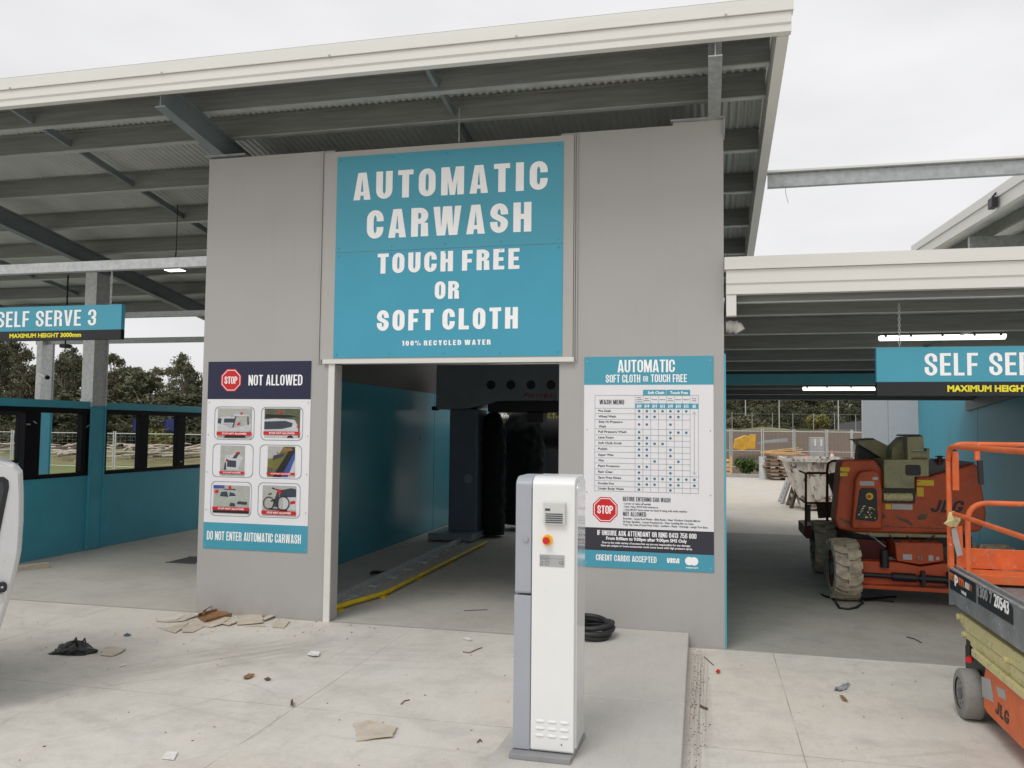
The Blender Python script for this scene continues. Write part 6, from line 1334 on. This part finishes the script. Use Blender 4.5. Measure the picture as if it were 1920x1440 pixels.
# ------------------------------------------------------------------ trees
def make_tree(seed, h, w, leafm, nclump=34, nleaf=85, ls=.19, kind='tree', label='tree'):
    r = random.Random(seed); root = thing('eucalyptus_tree', (0,0,0), label, 'tree', 'trees on the skyline')
    tr = MB(); pts = [Vector((0,0,0))]
    for k in range(1, 7): pts.append(Vector((r.gauss(0,.12)*k*.4, r.gauss(0,.12)*k*.4, h*.86*k/6)))
    tr.tube(pts, [h*.022*(1-.8*k/6) for k in range(7)], 7)
    cl = []
    for k in range(nclump):
        t = r.random()**.8; z = h*(.14+.86*t); mw = w*(1-.82*t**1.35)*(.55+.45*min(1, t*5)); a = r.uniform(0, 2*pi); rad = mw*r.uniform(.15,1.12)**.7
        c = Vector((rad*cos(a), rad*sin(a), z)); cl.append((c, r.uniform(.3,1.0)*w*.27*(1.15-.5*t)))
        if k % 2 == 0:
            j = min(5, max(1, int(t*5))); p = pts[j]; tr.tube([p, (p+c)/2+Vector((0,0,-.15)), c], [h*.008, h*.005, h*.002], 4)
    tr.build('trunk', 'bark', root)
    f = MB(); f.keepn = True
    for c, rad in cl:
        for _ in range(nleaf):
            v = Vector((r.gauss(0,.62), r.gauss(0,.62), r.gauss(0,.5)))*rad; p = c+v
            n = Vector((r.gauss(0,1), r.gauss(0,1), r.gauss(0,.8))).normalized(); d = n.orthogonal().normalized(); d = Matrix.Rotation(r.uniform(0,6.3), 3, n) @ d; e = n.cross(d); s = ls*r.uniform(.5,1.3)
            f.add([p-d*s, p-e*s*.38, p+d*s, p+e*s*.38], [(0,1,2,3)])
    f.build('crown', leafm, root)
    return root
protos = [make_tree(1, 9, 2.5, 'leaf', 60, 130, .15), make_tree(2, 8, 2.2, 'leaf2', 42, 120, .14), make_tree(3, 8.5, 2.9, 'leaf', 56, 130, .16), make_tree(4, 7, 1.9, 'leaf2', 30, 120, .13), make_tree(5, 6, 3.0, 'leaf', 52, 150, .17)]
ph = [9, 8, 8.5, 7, 6]
used = set()
def plant(k, x, y, z, h, label, wide=1.0):
    s = h/ph[k]
    if k not in used:
        used.add(k); o = protos[k]; o.location = (x,y,z); o.scale = (s*wide,s*wide,s); o['label'] = label; o.rotation_euler.z = rnd.uniform(0,6)
    else: copy_tree(protos[k], None, (x,y,z), (s*wide,s*wide,s), rnd.uniform(0,6), label)
LT = [(-60,620,2),(0,640,0),(22,648,2),(45,668,1),(68,700,4),(95,690,1),(118,676,0),(135,664,0),(155,690,4),(215,676,1),(228,700,2),(247,704,4),(268,712,4),(296,697,3),(322,700,1),(343,676,0),(360,705,2),(380,718,3),(190,700,2),(410,700,0),(282,716,2)]
for i, (px, pt, k) in enumerate(LT):
    q = YP(px, pt, 58+(i % 3)*3); plant(k, q.x, 58+(i % 3)*3, -.1, q.z+.6, 'dark eucalyptus in the belt of trees beyond the left bay', .88 if k != 4 else 1.2)
for i in range(9):
    px = 440+i*60; q = YP(px, 700+rnd.uniform(-12,18), 62); plant(rnd.choice((0,1,2,3)), q.x, 62+rnd.uniform(-3,3), 0, q.z+.2, 'eucalyptus in the part of the tree belt hidden by the wash building', 1.1)
for i in range(22):
    px = -70+i*24; q = YP(px, 765+rnd.uniform(-22,12), 54); plant(rnd.choice((4,2,4)), q.x, 54+rnd.uniform(-1,3), -.3, max(2.5, q.z+.6), 'low bushy tree filling the foot of the left tree belt', 1.8)
for i in range(75):
    px = 960+i*11; yv = 100+rnd.uniform(0,16)
    t_ = 712+rnd.uniform(-22,22)
    if 1572 < px < 1594: continue
    q = YP(px, t_, yv); plant(rnd.choice((0,1,2)), q.x, yv, 1.2, q.z-1.0, 'dark tree in the forest edge behind the earth bank', 1.35)
for i in range(15):
    px = 1320+i*26; yv = 90+rnd.uniform(0,6); q = YP(px, 772+rnd.uniform(-8,9), yv)
    if 1574 < px < 1592: continue
    plant(4, q.x, yv, 1.5, max(2.0, q.z-1.2), 'rounded bush along the rear boundary fence', 1.3)
for px, m_, lab in ((1395,'leaf2','broad olive bush in front of the forest edge at left'),(1535,'leafy','straggly yellowish bush by the rear fence'),(1025,'leafy','yellow green tree seen through the wash bay')):
    q = YP(px, 785, 80); shrub('shrub', q.x, 80, 1.9, 2.6 if px < 1500 else 1.2, 1.7 if px > 1100 else 4.5, m_, lab, 1200, .2)

# ------------------------------------------------------------------ light
wd_ = bpy.data.worlds.new('World'); S.world = wd_; wd_.use_nodes = True
N = wd_.node_tree.nodes; L = wd_.node_tree.links; bg = N['Background']
SE, SA = radians(52), radians(200)   # sun high behind the viewer, a little to the left
sky = N.new('ShaderNodeTexSky'); sky.sky_type = 'NISHITA'; sky.sun_disc = False; sky.sun_elevation = SE; sky.sun_rotation = SA; sky.dust_density = 6; sky.air_density = 1.2
hs = N.new('ShaderNodeHueSaturation'); hs.inputs['Saturation'].default_value = .12; L.new(sky.outputs[0], hs.inputs['Color'])
tc = N.new('ShaderNodeTexCoord'); mp = N.new('ShaderNodeMapping'); mp.inputs['Scale'].default_value = (1,1,3.2); L.new(tc.outputs['Generated'], mp.inputs[0])
nz = N.new('ShaderNodeTexNoise'); nz.inputs['Scale'].default_value = 2.1; nz.inputs['Detail'].default_value = 5; L.new(mp.outputs[0], nz.inputs['Vector'])
cr_ = N.new('ShaderNodeMapRange'); cr_.inputs['From Min'].default_value = .3; cr_.inputs['From Max'].default_value = .7; cr_.inputs['To Min'].default_value = 8.2; cr_.inputs['To Max'].default_value = 10.2; L.new(nz.outputs['Fac'], cr_.inputs['Value'])
cmb = N.new('ShaderNodeMix'); cmb.data_type = 'RGBA'; cmb.blend_type = 'MULTIPLY'; cmb.inputs[0].default_value = 1; cmb.inputs[6].default_value = (.985,.985,1.0,1); L.new(cr_.outputs[0], cmb.inputs[7])
mx = N.new('ShaderNodeMix'); mx.data_type = 'RGBA'; mx.inputs[0].default_value = .9; L.new(hs.outputs[0], mx.inputs[6]); L.new(cmb.outputs[2], mx.inputs[7])
L.new(mx.outputs[2], bg.inputs['Color']); bg.inputs['Strength'].default_value = .1
sd = bpy.data.lights.new('sun', 'SUN'); sd.energy = 1.05; sd.angle = radians(26); sd.color = (1,.985,.955)
so = bpy.data.objects.new('sun', sd); COL.objects.link(so)
sv = Vector((-.35,-1,0)).normalized()*cos(SE)+Vector((0,0,sin(SE)))
so.rotation_euler = sv.to_track_quat('Z','Y').to_euler(); so.location = (0,-10,20)
sky.sun_rotation = math.atan2(sv.x, sv.y)

cam = bpy.data.cameras.new('camera'); co = bpy.data.objects.new('camera', cam); COL.objects.link(co)
cam.sensor_fit = 'HORIZONTAL'; cam.sensor_width = 36; cam.lens = CF/1920*36; cam.clip_end = 3000; cam.clip_start = .05
co.matrix_world = Matrix(((RT.x,UP.x,-FW.x,CO.x),(RT.y,UP.y,-FW.y,CO.y),(RT.z,UP.z,-FW.z,CO.z),(0,0,0,1)))
S.camera = co
S.view_settings.view_transform = 'Standard'; S.view_settings.look = 'None'; S.view_settings.exposure = 0
